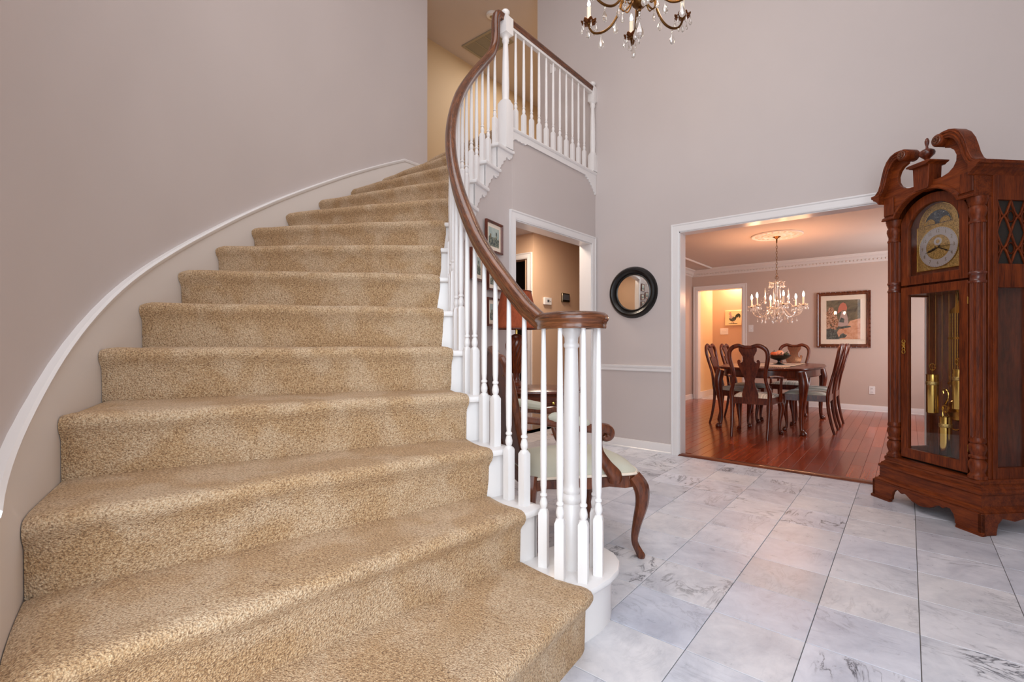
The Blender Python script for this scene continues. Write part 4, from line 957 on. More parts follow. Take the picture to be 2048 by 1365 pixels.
# tympanum board, arch moulding, frieze blocks
arc_ = archpts(.200, 1.832, .122, 20)
cutR = [(.050, 2.0), (.07, 1.998), (.105, 2.000), (.140, 2.010), (.168, 2.032), (.184, 2.062), (.186, 2.095), (.172, 2.128), (.150, 2.148), (.120, 2.160), (.112, 2.20), (.16, 2.235), (.20, 2.228), (.232, 2.198), (.252, 2.155), (.266, 2.105), (.282, 2.055), (.285, 2.01), (.285, 1.832)]
tym = [(a, b) for a, b in arc_]+list(reversed(cutR))+[(-a, b) for a, b in cutR]
MB().prism(tym, XZ, .030, .052).build('pediment_board', 'cherryh', ck, bevel=.002)
sw = MB(); pr = [(0, 0), (-.016, .0), (-.020, .006), (-.014, .010), (-.012, .018), (-.004, .024), (0, .024)]
path = [(-.288, 1.832)]+arc_+[(.288, 1.832)]
vs = []; k = len(pr); 
for i, (a, b) in enumerate(path):
    p0 = path[max(i-1, 0)]; p1 = path[min(i+1, len(path)-1)]; tx, tz = p1[0]-p0[0], p1[1]-p0[1]; L = math.hypot(tx, tz); nx, nz = -tz/L, tx/L
    vs += [(a+nx*e, .030+d, b+nz*e) for d, e in pr]
sw.add(vs, [(i*k+j, i*k+(j+1) % k, (i+1)*k+(j+1) % k, (i+1)*k+j) for i in range(len(path)-1) for j in range(k)]+[tuple(range(k)), tuple((len(path)-1)*k+j for j in range(k))]).build('arch_moulding', 'cherryh', ck, angle=25)
for s in (-1, 1):
    MB().box(min(s*.21, s*.282), max(s*.21, s*.282), .022, .030, 1.862, 1.975).build('frieze_block', 'cherry', ck, bevel=.004)
    MB().box(min(s*.275, s*.285), max(s*.275, s*.285), .052, .385, 1.83, 1.99).build('side_frieze', 'cherryh', ck)
    # side cornice
    cp = [(.283, 1.945), (.290, 1.948), (.296, 1.960), (.310, 1.972), (.326, 1.980), (.330, 1.992), (.342, 1.998), (.344, 2.012), (.283, 2.012)]
    MB().prism(cp, lambda a, b, d: (s*a, d, b), -.012, .395).build('side_cornice', 'cherryh', ck, angle=25)
    # swan neck: deep S-shaped moulding
    out = [(.108, 2.240), (.135, 2.246), (.170, 2.246), (.205, 2.234), (.234, 2.208), (.256, 2.168), (.270, 2.124), (.282, 2.078), (.298, 2.040), (.320, 2.018), (.344, 2.012)]
    inn_ = [(.344, 1.992), (.310, 1.990), (.282, 1.998), (.262, 2.024), (.246, 2.062), (.234, 2.104), (.220, 2.144), (.200, 2.176), (.175, 2.196), (.150, 2.202), (.108, 2.202)]
    MB().prism([(s*a, b) for a, b in out+inn_], XZ, -.006, .072).build('swan_neck', 'cherryh', ck, angle=40, bevel=.003)
    mid = [((a+c)/2, (b+d_)/2) for (a, b), (c, d_) in zip(out, reversed(inn_))]
    for f_ in (.28, .62):
        ln = [(s*(a*(1-f_)+c*f_), -.007, b*(1-f_)+d_*f_) for (a, b), (c, d_) in zip(out, reversed(inn_))]
        MB().tube(ln, .0045, 6, 4).build('neck_bead', 'cherry', ck)
    Rx = Matrix.Rotation(-pi/2, 4, 'X')
    MB().lathe([(0, -.016), (.031, -.016), (.036, -.008), (.036, .072), (.033, .078), (0, .078)], (s*.112, 0, 2.206), 24, Rx).build('scroll_end', 'cherryh', ck, angle=40)
    rs = MB().lathe([(0, 0), (.024, 0), (.027, .004), (.024, .008), (0, .008)], (s*.112, -.022, 2.206), 20, Rx)
    for q in range(8): rs.lathe([(0, 0), (.006, .001), (.004, .006), (0, .007)], (s*.112+.015*cos(q*pi/4), -.028, 2.206+.015*sin(q*pi/4)), 8, Rx)
    rs.lathe([(0, 0), (.007, .001), (.005, .006), (0, .007)], (s*.112, -.029, 2.206), 8, Rx); rs.build('rosette', 'walnut', ck)
MB().box(-.285, .285, .052, .395, 1.975, 1.99).build('hood_roof', 'cherryh', ck)
MB().prism(mir([(.040, 1.955), (.046, 1.965), (.052, 2.088), (.056, 2.094)]), XZ, .0, .085).build('finial_plinth', 'cherry', ck, bevel=.002)
MB().prism(mir([(.054, 2.092), (.060, 2.098), (.076, 2.104), (.078, 2.112), (.064, 2.116)]), XZ, -.022, .107).build('plinth_cap', 'cherryh', ck, bevel=.002)
MB().lathe([(.0, 2.114), (.026, 2.114), (.026, 2.120), (.010, 2.126), (.009, 2.136), (.020, 2.148), (.038, 2.166), (.041, 2.178), (.036, 2.190), (.024, 2.198), (.012, 2.202), (.008, 2.208), (.006, 2.216), (.011, 2.236), (.012, 2.248), (.007, 2.264), (0, 2.270)], (0, .042, 0), 20).build('urn_finial', 'mahog', ck, angle=60)
# weights, pulleys, cables, pendulum, chime tubes
for x, z0, z1 in ((-.082, .595, .835), (.0, .350, .585), (.082, .64, .875)):
    y = .165
    w_ = MB().lathe([(0, z0), (.029, z0), (.031, z0+.004), (.031, z1-.004), (.033, z1-.002), (.033, z1), (0, z1)], (x, y, 0), 32).build('weight', 'brass', ck, angle=40)
    MB().lathe([(.0315, z1-.066), (.0328, z1-.064), (.0328, z1-.046), (.0315, z1-.044)], (x, y, 0), 32).build('weight_band', 'brasso', w_)
    MB().tube([(x+.021*cos(2*pi*q/20), y, z1+.045+.021*sin(2*pi*q/20)) for q in range(21)], .0035, 6).tube([(x-.02, y, z1+.045), (x+.02, y, z1+.045)], .0022, 6).tube([(x, y, z1), (x, y, z1+.066)], .003, 6).build('pulley', 'brass', w_)
    MB().tube([(x-.021, y, z1+.045), (x-.021, y, 1.36)], .0012, 5).tube([(x+.021, y, z1+.045), (x+.021, y, 1.36)], .0012, 5).build('cable', 'brass', w_)
pd = MB()
pd.tube([(0, .245, 1.345), (0, .245, 1.27)], .006, 8)
pd.prism([(-.008, 1.29), (.008, 1.29), (.014, 1.25), (.050, 1.228), (.050, 1.212), (-.050, 1.212), (-.050, 1.228), (-.014, 1.25)], XZ, .242, .248)
for k in range(7): pd.tube([(-.045+.015*k, .245, 1.215), (-.045+.015*k, .245, .76)], .0028, 6)
for z in (1.06, .78): pd.box(-.055, .055, .240, .25, z-.006, z+.006)
pe = pd.build('pendulum', 'brass', ck)
bead = MB()
for k in range(0, 6):
    for q in range(22): bead.lathe([(0, -.002), (.0028, 0), (0, .002)], (-.0375+.015*k, .240, .80+q*.0185), 6)
tag(bead.build('pendulum_beads', 'brass', pe), kind='stuff')
lb = MB().lathe([(0, 0), (.060, 0), (.066, .006), (.060, .012), (0, .014)], (0, .252, .62), 32, Matrix.Rotation(pi/2, 4, 'X'))
lb.build('pendulum_bob', 'brass', pe)
ly = MB()
for s in (-1, 1):
    ly.tube([(0, .235, .50), (s*.04, .235, .515), (s*.075, .235, .56), (s*.080, .235, .62), (s*.055, .235, .67), (s*.045, .235, .71), (s*.06, .235, .74), (s*.078, .235, .735), (s*.076, .235, .715)], .005, 8, 5)
    ly.tube([(s*.03, .238, .55), (s*.058, .238, .60), (s*.045, .238, .65), (s*.02, .238, .66)], .0035, 6, 4)
ly.build('lyre_ornament', 'brass', pe)
for k in range(5):
    x = .0+k*.02
    MB().tube([(x, .325, 1.30), (x, .325, .52+.045*k)], .0075, 10).build('chime_tube', 'brass', ck)
MB().box(-.03, .12, .315, .335, 1.30, 1.33).build('chime_rack', 'brass', ck)
# ------------------------------------------------------------ dining table
dt = empty('dining_table', (-1.34, 6.92, 0), 0, 'long polished mahogany dining table with cabriole legs under the crystal chandelier', 'table')
def tabout(a, b, n=72):
    out = []
    for i in range(n):
        q = 2*pi*i/n; c, s_ = cos(q), sin(q); k = 1+.018*cos(8*q)
        out.append((a*k*math.copysign(abs(c)**(2/3.4), c), b*k*math.copysign(abs(s_)**(2/3.0), s_)))
    return out
vs = []; n = 72
for ins, z in ((.012, .748), (.003, .746), (0, .740), (.001, .733), (.010, .728), (.012, .720), (.022, .716)): vs += [(x, y, z) for x, y in tabout(.545-ins, .935-ins)]
MB().add(vs, [(j*n+i, j*n+(i+1) % n, (j+1)*n+(i+1) % n, (j+1)*n+i) for j in range(6) for i in range(n)]+[tuple(range(n)), tuple(6*n+i for i in range(n))]).build('table_top', 'mahog', dt, angle=50)
vs = []
for a, b, z in ((.485, .865, .717), (.485, .865, .640), (.490, .870, .636), (.490, .870, .628), (.475, .855, .626)): vs += [(x, y, z) for x, y in tabout(a, b)]
MB().add(vs, [(j*n+i, j*n+(i+1) % n, (j+1)*n+(i+1) % n, (j+1)*n+i) for j in range(4) for i in range(n)]+[tuple(4*n+i for i in range(n))]).build('apron', 'mahog', dt, angle=40)
def cab(mb, x, y, h, sx, sy, k=1.0, foot=1.0):
    """cabriole leg ending in a pad foot"""
    mb.tube([(x, y, h), (x+.012*sx*k, y+.012*sy*k, h*.90), (x+.020*sx*k, y+.020*sy*k, h*.80), (x+.012*sx*k, y+.012*sy*k, h*.62), (x-.002*sx, y-.002*sy, h*.40), (x-.006*sx, y-.006*sy, h*.20), (x, y, h*.08), (x+.012*sx*k, y+.012*sy*k, .030), (x+.018*sx*k, y+.018*sy*k, .014), (x+.018*sx*k, y+.018*sy*k, 0)],
            [.040*k, .046*k, .047*k, .037*k, .026*k, .020*k, .020*k, .030*foot, .032*foot, .020*foot], 12, 4)
    return mb
for sx in (-1, 1):
    for sy in (-1, 1): cab(MB(), sx*.43, sy*.765, .70, sx, sy, 1.05, 1.15).build('leg', 'mahog', dt)
rn = empty('table_runner', (-1.30, 6.80, .7485), 0, 'woven striped runner lying along the polished dining table under the fruit bowl', 'table runner')
rows = []
for i in range(25):
    y = -.62+1.24*i/24; rows.append([(x+.008*sin(i*.9), y, .003+.003*max(0, sin(x*16+i*.7))) for x in [-.24+.48*j/10 for j in range(11)]])
o = MB().grid(rows).build('woven_cloth', 'cloth', rn); so = o.modifiers.new('t', 'SOLIDIFY'); so.thickness = .003; so.offset = 1
tf = MB()
for i in range(24):
    for s in (-1, 1): tf.box(-.235+.02*i, -.229+.02*i, min(s*.62, s*.66), max(s*.62, s*.66), .001, .004)
tag(tf.build('fringe', 'matboard', rn), kind='stuff')

def dining_chair(name, loc, rz, label, arms, group):
    t = empty(name, loc, rz, label, 'chair', group)
    yb = lambda z: -.225-.20*max(0, z-.44)
    half = [(-.178, -.285, 0), (-.180, -.255, .12), (-.184, -.228, .28), (-.188, -.222, .42), (-.190, -.232, .50), (-.174, -.245, .56), (-.158, -.262, .64), (-.160, -.282, .72), (-.178, -.300, .80), (-.190, -.315, .87), (-.188, -.326, .93), (-.160, -.334, .975), (-.11, -.338, 1.0), (-.075, -.338, .998), (-.035, -.338, .985), (0, -.338, .984)]
    rr = [.016, .019, .022, .023, .022, .019, .018, .019, .021, .022, .023, .024, .024, .022, .020, .020]
    full = half+[(-x, y, z) for x, y, z in reversed(half[:-1])]
    MB().tube(full, rr+list(reversed(rr[:-1])), 10, 3, .8, Vector((0, 1, 0))).build('back_frame', 'mahog', t, angle=70)
    sp = [(.078, .43), (.082, .47), (.070, .52), (.052, .575), (.048, .62), (.060, .67), (.082, .72), (.100, .765), (.112, .805), (.112, .835), (.100, .850), (.084, .846), (.078, .832), (.086, .820), (.076, .815), (.062, .825), (.054, .850), (.056, .885), (.072, .915), (.088, .945), (.090, .975), (.085, .985)]
    MB().prism(mir2(sp), lambda a, b, d: (a, yb(b)+.012*sin((b-.43)*7)+d, b), -.007, .007).build('splat', 'mahog', t, bevel=.002)
    pol = [(-.185, -.235), (.185, -.235), (.245, .195), (.225, .225), (-.225, .225), (-.245, .195)]
    rl = MB(); 
    for i in range(6):
        a, b = pol[i], pol[(i+1) % 6]; rl.add([(a[0], a[1], .365), (b[0], b[1], .365), (b[0], b[1], .435), (a[0], a[1], .435), (a[0]*.88, a[1]*.88, .365), (b[0]*.88, b[1]*.88, .365), (b[0]*.88, b[1]*.88, .435), (a[0]*.88, a[1]*.88, .435)],
                [(0, 1, 2, 3), (4, 5, 6, 7), (3, 2, 6, 7), (0, 1, 5, 4)])
    rl.build('seat_rail', 'mahog', t, angle=30)
    rows = []
    for i in range(13):
        v = i/12; y = -.222+v*.440; hw = .182+.048*v; row = []
        for j in range(15):
            u = j/14*2-1; f = max(0, 1-abs(u)**3.5)*max(0, 1-abs(2*v-1)**4); row.append((u*hw*(1-.05*max(0, (v-.9)*10)), y, .432+.045*f**.5))
        rows.append(row)
    MB().grid(rows).build('seat', 'stripe', t, angle=75)
    for s in (-1, 1): cab(MB(), s*.212, .185, .375, s*.8, 1, .72, .85).build('leg', 'mahog', t)
    if arms:
        for s in (-1, 1):
            MB().tube([(s*.195, -.275, .665), (s*.225, -.20, .672), (s*.255, -.10, .665), (s*.262, .0, .655), (s*.258, .05, .652), (s*.252, .068, .640)], [.014, .015, .017, .020, .021, .014], 10, 5, .7).build('arm', 'mahog', t)
            MB().tube([(s*.258, .03, .65), (s*.252, .02, .58), (s*.248, .03, .50), (s*.240, .055, .43), (s*.236, .06, .38)], [.015, .013, .015, .020, .018], 10, 4).build('arm_support', 'mahog', t)
    return t
def mir2(h): return [(-a, b) for a, b in h]+[(a, b) for a, b in reversed(h)]
dining_chair('dining_chair', (-1.325, 5.905, 0), 0, 'dining armchair at the near end of the table, its vase-shaped back splat toward us', True, None)
dining_chair('dining_chair', (-1.33, 7.99, 0), pi, 'dining armchair at the far end of the table, facing us behind the fruit bowl', True, None)
dining_chair('dining_chair', (-.92, 6.61, 0), pi/2, 'nearer of the two striped-seat chairs on the right side of the dining table', False, None)
dining_chair('dining_chair', (-.92, 7.23, 0), pi/2, 'farther of the two dining chairs on the right side of the table', False, None)
dining_chair('dining_chair', (-1.69, 6.58, 0), -pi/2, 'leftmost dining chair, nearer one on the left side of the table', False, None)
dining_chair('dining_chair', (-1.69, 7.22, 0), -pi/2, 'dining chair on the left side of the table, beyond the leftmost chair', False, None)

# ------------------------------------------------------------ pedestal bowl with gourds
BX, BY, BZ = -1.27, 6.88, .7585
bw = empty('pedestal_bowl', (BX, BY, BZ), 0, 'dark iron pedestal bowl on the dining table runner, heaped with gourds', 'bowl')
MB().lathe([(0, 0), (.062, 0), (.064, .006), (.03, .014), (.016, .026), (.014, .04), (.022, .052), (0, .054)], n=24).build('pedestal', 'iron', bw)
MB().lathe([(.0, .05), (.03, .052), (.085, .070), (.125, .098), (.135, .112), (.138, .118), (.132, .118), (.12, .104), (.08, .078), (.03, .062), (0, .060)], n=32).build('bowl', 'iron', bw, angle=60)
def gourd(name, loc, r, sq, mat, label, nrib=9):
    t = empty(name, loc, random.uniform(0, 1), label, 'gourd'); rows = []
    for i in range(11):
        th = pi*i/10; row = []
        for j in range(nrib*4+1):
            a = 2*pi*j/(nrib*4); k = 1-.10*(abs(cos(nrib*a/2))**4); row.append((r*sin(th)*k*cos(a), r*sin(th)*k*sin(a), r*sq*(1-cos(th)) - (r*.12 if i in (10,) else 0)))
        rows.append(row)
    MB().grid(rows).build('body', mat, t, angle=80)
    MB().tube([(0, 0, r*sq*1.8), (.004, 0, r*sq*2.1), (.012, .004, r*sq*2.4)], [.007, .005, .006], 7, 3).build('stem', 'green', t)
gourd('pumpkin', (BX-.05, BY-.045, BZ+.083), .046, .85, 'terracotta', 'small orange ribbed pumpkin at the front of the iron bowl')
gourd('pumpkin', (BX+.0, BY+.055, BZ+.090), .052, .85, 'pink', 'pale pink pumpkin on top of the heap in the iron bowl')
gourd('gourd', (BX+.085, BY-.01, BZ+.094), .036, .8, 'green', 'dark green gourd on the right of the heap in the bowl')
gourd('gourd', (BX+.035, BY-.072, BZ+.086), .030, .9, 'walnut', 'small brown gourd at the front edge of the iron bowl')
gourd('gourd', (BX-.085, BY+.03, BZ+.094), .030, .9, 'green', 'small dark gourd at the left back of the iron bowl')

# ------------------------------------------------------------ chandeliers
LM = {}
def lathe_mesh(key, prof, n, mat, squash=1, M4=None):
    if key not in LM:
        o = MB().lathe(prof, (0, 0, 0), n, M4, squash).build(key, mat, angle=20); LM[key] = o.data; bpy.data.objects.remove(o)
    return LM[key]
def put(key, name, parent, loc, sc=1, rz=0):
    o = bpy.data.objects.new(name, LM[key]); COL.objects.link(o); o.parent = parent; o.location = loc; o.scale = (sc,)*3 if isinstance(sc, (int, float)) else sc; o.rotation_euler = (0, 0, rz); return o
lathe_mesh('drop_small', [(0, 0), (.002, -.003), (.005, -.006), (.002, -.011), (.0015, -.014), (.0045, -.022), (.0085, -.034), (.0095, -.042), (.006, -.050), (0, -.054)], 8, 'crystal', .6)
lathe_mesh('drop_big', [(0, 0), (.0015, -.002), (.007, -.008), (.0015, -.014), (.0012, -.020), (.006, -.034), (.015, -.054), (.018, -.068), (.013, -.080), (.004, -.088), (0, -.09)], 10, 'crystal', .75)
lathe_mesh('bead', [(0, -.006), (.0045, -.004), (.006, 0), (.0045, .004), (0, .006)], 8, 'crystal')
lathe_mesh('flame', [(0, 0), (.006, .002), (.010, .014), (.011, .022), (.008, .036), (.0035, .050), (0, .058)], 12, 'flame')
lathe_mesh('candle', [(0, 0), (.0105, 0), (.0105, .098), (.0115, .100), (.008, .104), (0, .104)], 14, 'candle')
lathe_mesh('spike', [(0, 0), (.012, .01), (.014, .03), (.006, .05), (.011, .065), (.0075, .12), (.003, .19), (0, .21)], 6, 'crystal')
def scalloped(r, h, n=8, z0=0, th=.002, mat='bronzed', name='pan', parent=None, loc=(0, 0, 0)):
    rows = []
    for f in (.15, .4, .7, .9, 1.0):
        rows.append([(r*f*(1+.10*f*cos(n*2*pi*i/48))*cos(2*pi*i/48), r*f*(1+.10*f*cos(n*2*pi*i/48))*sin(2*pi*i/48), z0+h*f*f+.006*f*f*cos(n*2*pi*i/48)) for i in range(49)])
    o = MB().grid(rows).build(name, mat, parent, angle=60); so = o.modifiers.new('t', 'SOLIDIFY'); so.thickness = th; o.location = loc; return o
# the foyer chandelier: only its lower tier is in view
FC = Vector((-1.333, 2.906, 0)); ZC = 3.215
ch = empty('foyer_chandelier', (FC.x, FC.y, HC), 0, 'bronze six-arm candle chandelier with crystal drops, hanging high in the foyer', 'chandelier')
def cz(z): return z-HC
MB().lathe([(0, 3.165), (.008, 3.165), (.012, 3.175), (.006, 3.185), (.03, 3.192), (.046, 3.208), (.050, 3.225), (.046, 3.245), (.030, 3.262), (.024, 3.28), (.034, 3.30), (.040, 3.33), (.030, 3.37), (.016, 3.42), (.014, 3.50), (.022, 3.55), (.03, 3.60), (.018, 3.66), (.008, 3.72), (.006, 3.76), (0, 3.76)], (0, 0, -HC), 28).build('body', 'bronze', ch, angle=60)
MB().lathe([(0, 0), (.06, 0), (.058, -.012), (.03, -.03), (.01, -.04), (0, -.04)], n=24).build('canopy', 'bronze', ch)
MB().tube([(0, 0, -.03), (0, 0, cz(3.75))], .004, 8).build('stem', 'bronze', ch)
for k in range(6):
    az = YAW+pi/2-.10+k*pi/3; ca, sa = cos(az), sin(az)
    def RP(r, z, o=0): return (r*ca-o*sa, r*sa+o*ca, cz(z))
    arm = MB().tube([RP(.035, 3.30), RP(.06, 3.36), RP(.10, 3.345), RP(.125, 3.27), RP(.15, 3.20), RP(.20, 3.145), RP(.26, 3.128), RP(.32, 3.145), RP(.352, 3.185), RP(.36, 3.215)], [.006, .0065, .007, .0075, .008, .008, .008, .0075, .007, .007], 10, 5).build('arm', 'bronze', ch)
    MB().tube([RP(.04, 3.27), RP(.07, 3.225), RP(.105, 3.21), RP(.125, 3.235), RP(.118, 3.265), RP(.10, 3.27), RP(.092, 3.255)], [.006, .006, .006, .005, .005, .004, .004], 8, 5).build('scroll', 'bronze', arm)
    MB().tube([RP(.125, 3.27), RP(.085, 3.30), (RP(.055, 3.26)), RP(.06, 3.215), RP(.08, 3.19), RP(.095, 3.20)], [.005, .005, .005, .005, .004, .004], 8, 5).build('scroll', 'bronze', arm)
    scalloped(.052, .012, 8, 0, .002, 'bronzed', 'drip_pan', arm, RP(.36, 3.222))
    MB().lathe([(0, 0), (.012, 0), (.018, .008), (.013, .016), (0, .016)], RP(.36, 3.214), 14).build('cup', 'bronze', arm)
    put('candle', 'candle', arm, RP(.36, 3.236), (1.35, 1.35, 1.0)); put('flame', 'bulb', arm, RP(.36, 3.338), 1.0)
    for q in range(6):
        a = q*pi/3+.3; p = RP(.36, 3.222); put('drop_small', 'crystal_drop', arm, (p[0]+.05*cos(a), p[1]+.05*sin(a), p[2]+.004-.004), 1.15, a)
    put('drop_big', 'crystal_drop', arm, RP(.27, 3.122), 1.15, az+.3); put('drop_big', 'crystal_drop', arm, RP(.165, 3.18), 1.1, az+.8); put('drop_big', 'crystal_drop', arm, RP(.36, 3.20), .85, az)
    put('drop_small', 'crystal_drop', arm, RP(.118, 3.21), 1.4, az)
    p = RP(.36, 3.375); point('foyer_candle_lamp', (FC.x+p[0], FC.y+p[1], 3.375), 1.7, (1, .80, .58), .02)
put('bead', 'crystal_bead', ch, (0, 0, cz(3.155)), 1.4); put('bead', 'crystal_bead', ch, (0, 0, cz(3.138)), 1.4)
put('drop_big', 'crystal_drop', ch, (0, 0, cz(3.128)), 1.6, YAW)

# dining chandelier
DCX, DCY = -1.25, 6.64
dc = empty('dining_chandelier', (DCX, DCY, DC), 0, 'crystal chandelier with six lit candle bulbs above the dining table', 'chandelier')
def dz(z): return z-DC
MB().lathe([(0, -.002), (.05, -.002), (.056, -.010), (.045, -.022), (.022, -.038), (.010, -.048), (.006, -.10), (0, -.10)], n=24).build('canopy', 'bronze', dc)
for i in range(13):
    z = -.10-i*.0335; L = [(.0085*cos(q), 0, z-.016+.021*sin(q)) for q in [2*pi*j/12 for j in range(13)]]
    MB().tube(L if i % 2 else [(b, a, c) for a, b, c in L], .0022, 6).build('chain_link', 'bronze', dc)
MB().tube([(.018*cos(q), 0, dz(1.835)+.018*sin(q)) for q in [2*pi*j/16 for j in range(17)]], .003, 6).build('hanging_ring', 'bronze', dc)
MB().lathe([(0, 1.32), (.010, 1.325), (.014, 1.34), (.008, 1.36), (.022, 1.375), (.030, 1.395), (.018, 1.42), (.012, 1.45), (.020, 1.49), (.026, 1.54), (.014, 1.58), (.010, 1.62), (.016, 1.68), (.012, 1.74), (.016, 1.78), (.006, 1.815), (0, 1.82)], (0, 0, -DC), 16).build('glass_column', 'crystal', dc, angle=60)
MB().tube([(0, 0, dz(1.33)), (0, 0, dz(1.82))], .004, 8).build('rod', 'bronze', dc)
scalloped(.085, .014, 8, 0, .003, 'crystal', 'crown_dish', dc, (0, 0, dz(1.762)))
scalloped(.07, .016, 8, 0, .003, 'crystal', 'base_dish', dc, (0, 0, dz(1.44)))
for q in range(10): a = q*pi/5; put('drop_small', 'crystal_drop', dc, (.08*cos(a), .08*sin(a), dz(1.772)), 1.2, a)
for q in range(8): a = q*pi/4+.2; put('drop_small', 'crystal_drop', dc, (.065*cos(a), .065*sin(a), dz(1.45)), 1.2, a)
for q in range(4): a = q*pi/2+.45; put('spike', 'crystal_spire', dc, (.13*cos(a), .13*sin(a), dz(1.51)), 1.0)
MB().lathe([(0, -.020), (.010, -.017), (.019, -.004), (.017, .008), (.008, .018), (0, .02)], (0, 0, dz(1.298)), 10).build('crystal_ball', 'crystal', dc, angle=15)
for k in range(6):
    az = YAW+radians(15)+k*pi/3; ca, sa = cos(az), sin(az)
    def RP(r, z, o=0): return (r*ca-o*sa, r*sa+o*ca, dz(z))
    arm = MB().tube([RP(.018, 1.45), RP(.05, 1.475), RP(.09, 1.44), RP(.14, 1.375), RP(.20, 1.355), RP(.26, 1.39), RP(.285, 1.44), RP(.29, 1.475)], [.006, .006, .0055, .006, .0065, .006, .006, .006], 8, 4).build('arm', 'crystal', dc)
    scalloped(.046, .010, 8, 0, .0025, 'crystal', 'drip_pan', arm, RP(.29, 1.482))
    MB().lathe([(0, 0), (.014, 0), (.017, .012), (.012, .018), (0, .018)], RP(.29, 1.478), 12).build('cup', 'bronze', arm)
    put('candle', 'candle', arm, RP(.29, 1.495), (.9, .9, .85)); put('flame', 'bulb', arm, RP(.29, 1.583), 1.15)
    for q in range(6):
        a = q*pi/3; p = RP(.29, 1.482); put('drop_small', 'crystal_drop', arm, (p[0]+.045*cos(a), p[1]+.045*sin(a), p[2]+.006), 1.1, a)
    for i in range(12):
        f = i/11; put('bead', 'crystal_bead', arm, RP(.07+.20*f, 1.42-.085*sin(pi*f)+.02*f), .85)
    put('drop_small', 'crystal_drop', arm, RP(.17, 1.335), 1.25, az); put('drop_small', 'crystal_drop', arm, RP(.22, 1.345), 1.1, az); put('drop_small', 'crystal_drop', arm, RP(.12, 1.375), 1.1, az)
    for i in range(12):
        f = i/11; put('bead', 'crystal_bead', arm, RP(.08+.20*f, 1.76-.27*f-.07*sin(pi*f)), .8)
    for i in range(9):
        f = i/8; a2 = pi/3*f; rr_ = .29*(cos(pi/6)/cos(a2-pi/6)); b_ = az+a2; put('bead', 'crystal_bead', arm, (rr_*cos(b_), rr_*sin(b_), dz(1.475-.075*sin(pi*f))), .85)
    p = RP(.29, 1.62); point('dining_candle_lamp', (DCX+p[0], DCY+p[1], 1.62), 8.2, (1, .47, .23), .02)
md = empty('ceiling_medallion', (DCX, DCY, DC), 0, 'round moulded plaster medallion on the ceiling above the crystal chandelier', 'medallion')
MB().lathe([(0, 0), (.285, 0), (.285, -.008), (.275, -.016), (.262, -.012), (.255, -.008), (.17, -.008), (.162, -.016), (.150, -.018), (.142, -.010), (.10, -.010), (.09, -.020), (0, -.022)], n=64).build('disc', 'white2', md, angle=30)
for k in range(20):
    a = 2*pi*k/20; M4 = Matrix.Rotation(a, 4, 'Z') @ Matrix.Translation((.21, 0, -.008))
    MB().lathe([(.0, 0), (.030, 0), (.026, -.006), (.014, -.010), (0, -.011)], (0, 0, 0), 12, M4, .55).build('petal', 'white2', md)

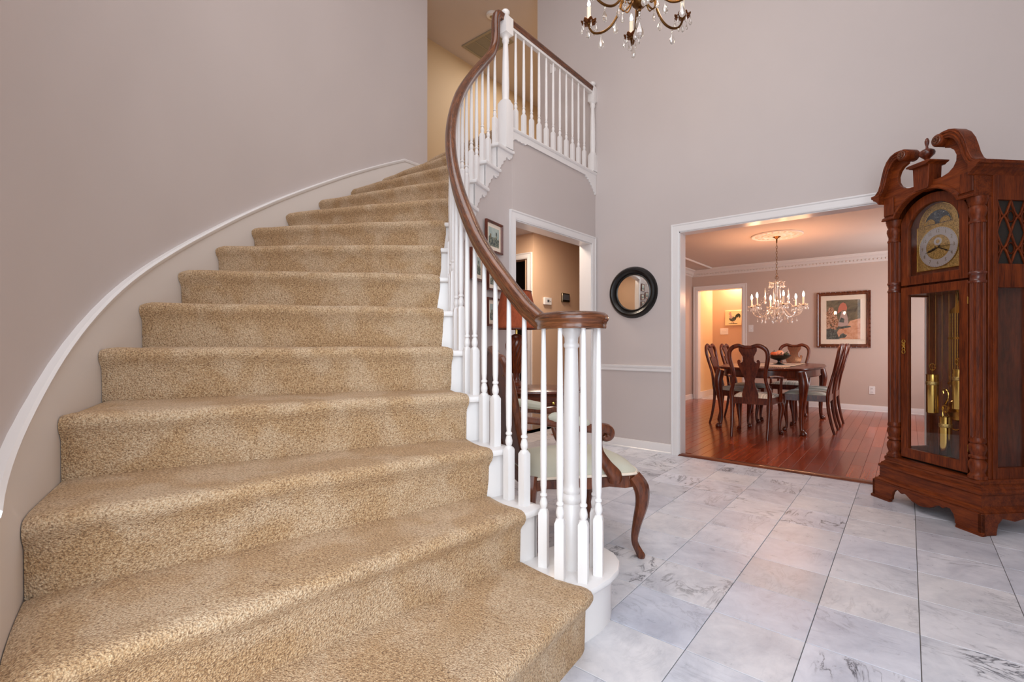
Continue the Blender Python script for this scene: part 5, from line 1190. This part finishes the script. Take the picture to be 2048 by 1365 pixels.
# ------------------------------------------------------------ large framed picture and rooster tile
t, a, b = framed('framed_picture', (-.778, DY1, 1.392), 0, .69, .865, .055, .075, 'walnut', 'large picture of a garden figure in red hat, in a wide banded wooden frame', 'picture', depth=.03)
LM['band'] = None
o = MB().tube([(0, .004, -.012), (0, 0, 0), (0, .004, .012)], [.004, .008, .004], 6).build('band', 'mahog'); LM['band'] = o.data; bpy.data.objects.remove(o)
for s in (-1, 1):
    for i in range(13): put('band', 'frame_band', t, (s*.338, -.034, -.39+i*.065))
    for i in range(10): put('band', 'frame_band', t, (-.30+i*.0667, -.034, s*.425)).rotation_euler = (0, pi/2, 0)
A, B = a, b
def P_(pts): return [((x*2-1)*A, (y*2-1)*B) for x, y in pts]
print_part(t, [(rect(-A, A, -B, B), 'art_green'), (P_([(.30, 0), (1, 0), (1, .52), (.86, .50), (.70, .46), (.62, .34), (.42, .30), (.30, .16)]), 'art_peach'),
    (P_([(0, .22), (.28, .24), (.36, .34), (.36, .50), (.28, .66), (.20, .82), (.10, .84), (0, .70)]), 'art_flower'),
    (P_([(0, 0), (.40, 0), (.34, .12), (.30, .24), (.12, .28), (0, .26)]), 'art_bush'), (P_([(.36, .02), (.56, .04), (.62, .11), (.54, .13), (.50, .16), (.42, .12)]), 'art_bush'),
    (P_([(.30, .26), (.50, .27), (.74, .31), (.70, .34), (.52, .33), (.34, .31)]), 'art_bush'),
    (P_([(.34, .34), (.42, .60), (.46, .72), (.58, .72), (.64, .54), (.66, .36), (.56, .34), (.44, .32)]), 'art_skin'),
    (P_([(.34, .66), (.36, .80), (.42, .90), (.50, .94), (.58, .90), (.62, .80), (.60, .72), (.50, .74), (.42, .70)]), 'art_red'),
    (P_([(.38, .44), (.52, .42), (.54, .52), (.44, .56)]), 'art_bush')])
gl = MB().box(-A-.075, A+.075, -.0092, -.0084, -B-.075, B+.075).build('picture_glass', 'glass', t)
rt = empty('rooster_tile', (-2.61, 9.9, 1.515), 0, 'cream square tile painted with a black and white rooster, in the far passage', 'wall tile')
MB().box(-.15, .15, -.02, 0, -.145, .145).build('tile_body', 'art_tile', rt, bevel=.006)
def el(cx, cz_, rx, rz2, n=20, a0=0, a1=2*pi): return [(cx+rx*cos(a0+(a1-a0)*i/n), cz_+rz2*sin(a0+(a1-a0)*i/n)) for i in range(n)]
print_part(rt, [(el(-.01, -.02, .062, .045), 'art_bush'), ([(-.07, .02), (-.055, .075), (-.035, .08), (-.02, .03), (.0, .01), (-.04, -.02)], 'art_skin'), (el(-.052, .085, .020, .018), 'art_skin'),
    ([(-.070, .095), (-.066, .118), (-.056, .106), (-.048, .120), (-.040, .104), (-.034, .096)], 'art_red'), ([(-.074, .088), (-.090, .080), (-.072, .078)], 'art_flower'), (el(-.060, .066, .008, .012), 'art_red'),
    ([(.02, -.01), (.05, .06), (.09, .085), (.125, .07), (.135, .03), (.12, -.01), (.10, .03), (.085, .0), (.07, .02), (.055, -.02)], 'green'), ([(-.02, -.06), (-.012, -.06), (-.016, -.10), (-.03, -.10)], 'art_flower'), ([(.012, -.06), (.02, -.06), (.018, -.10), (.0, -.10)], 'art_flower'),
    ([(-.09, -.105), (.09, -.105), (.06, -.115), (-.06, -.115)], 'green')], -.0204)
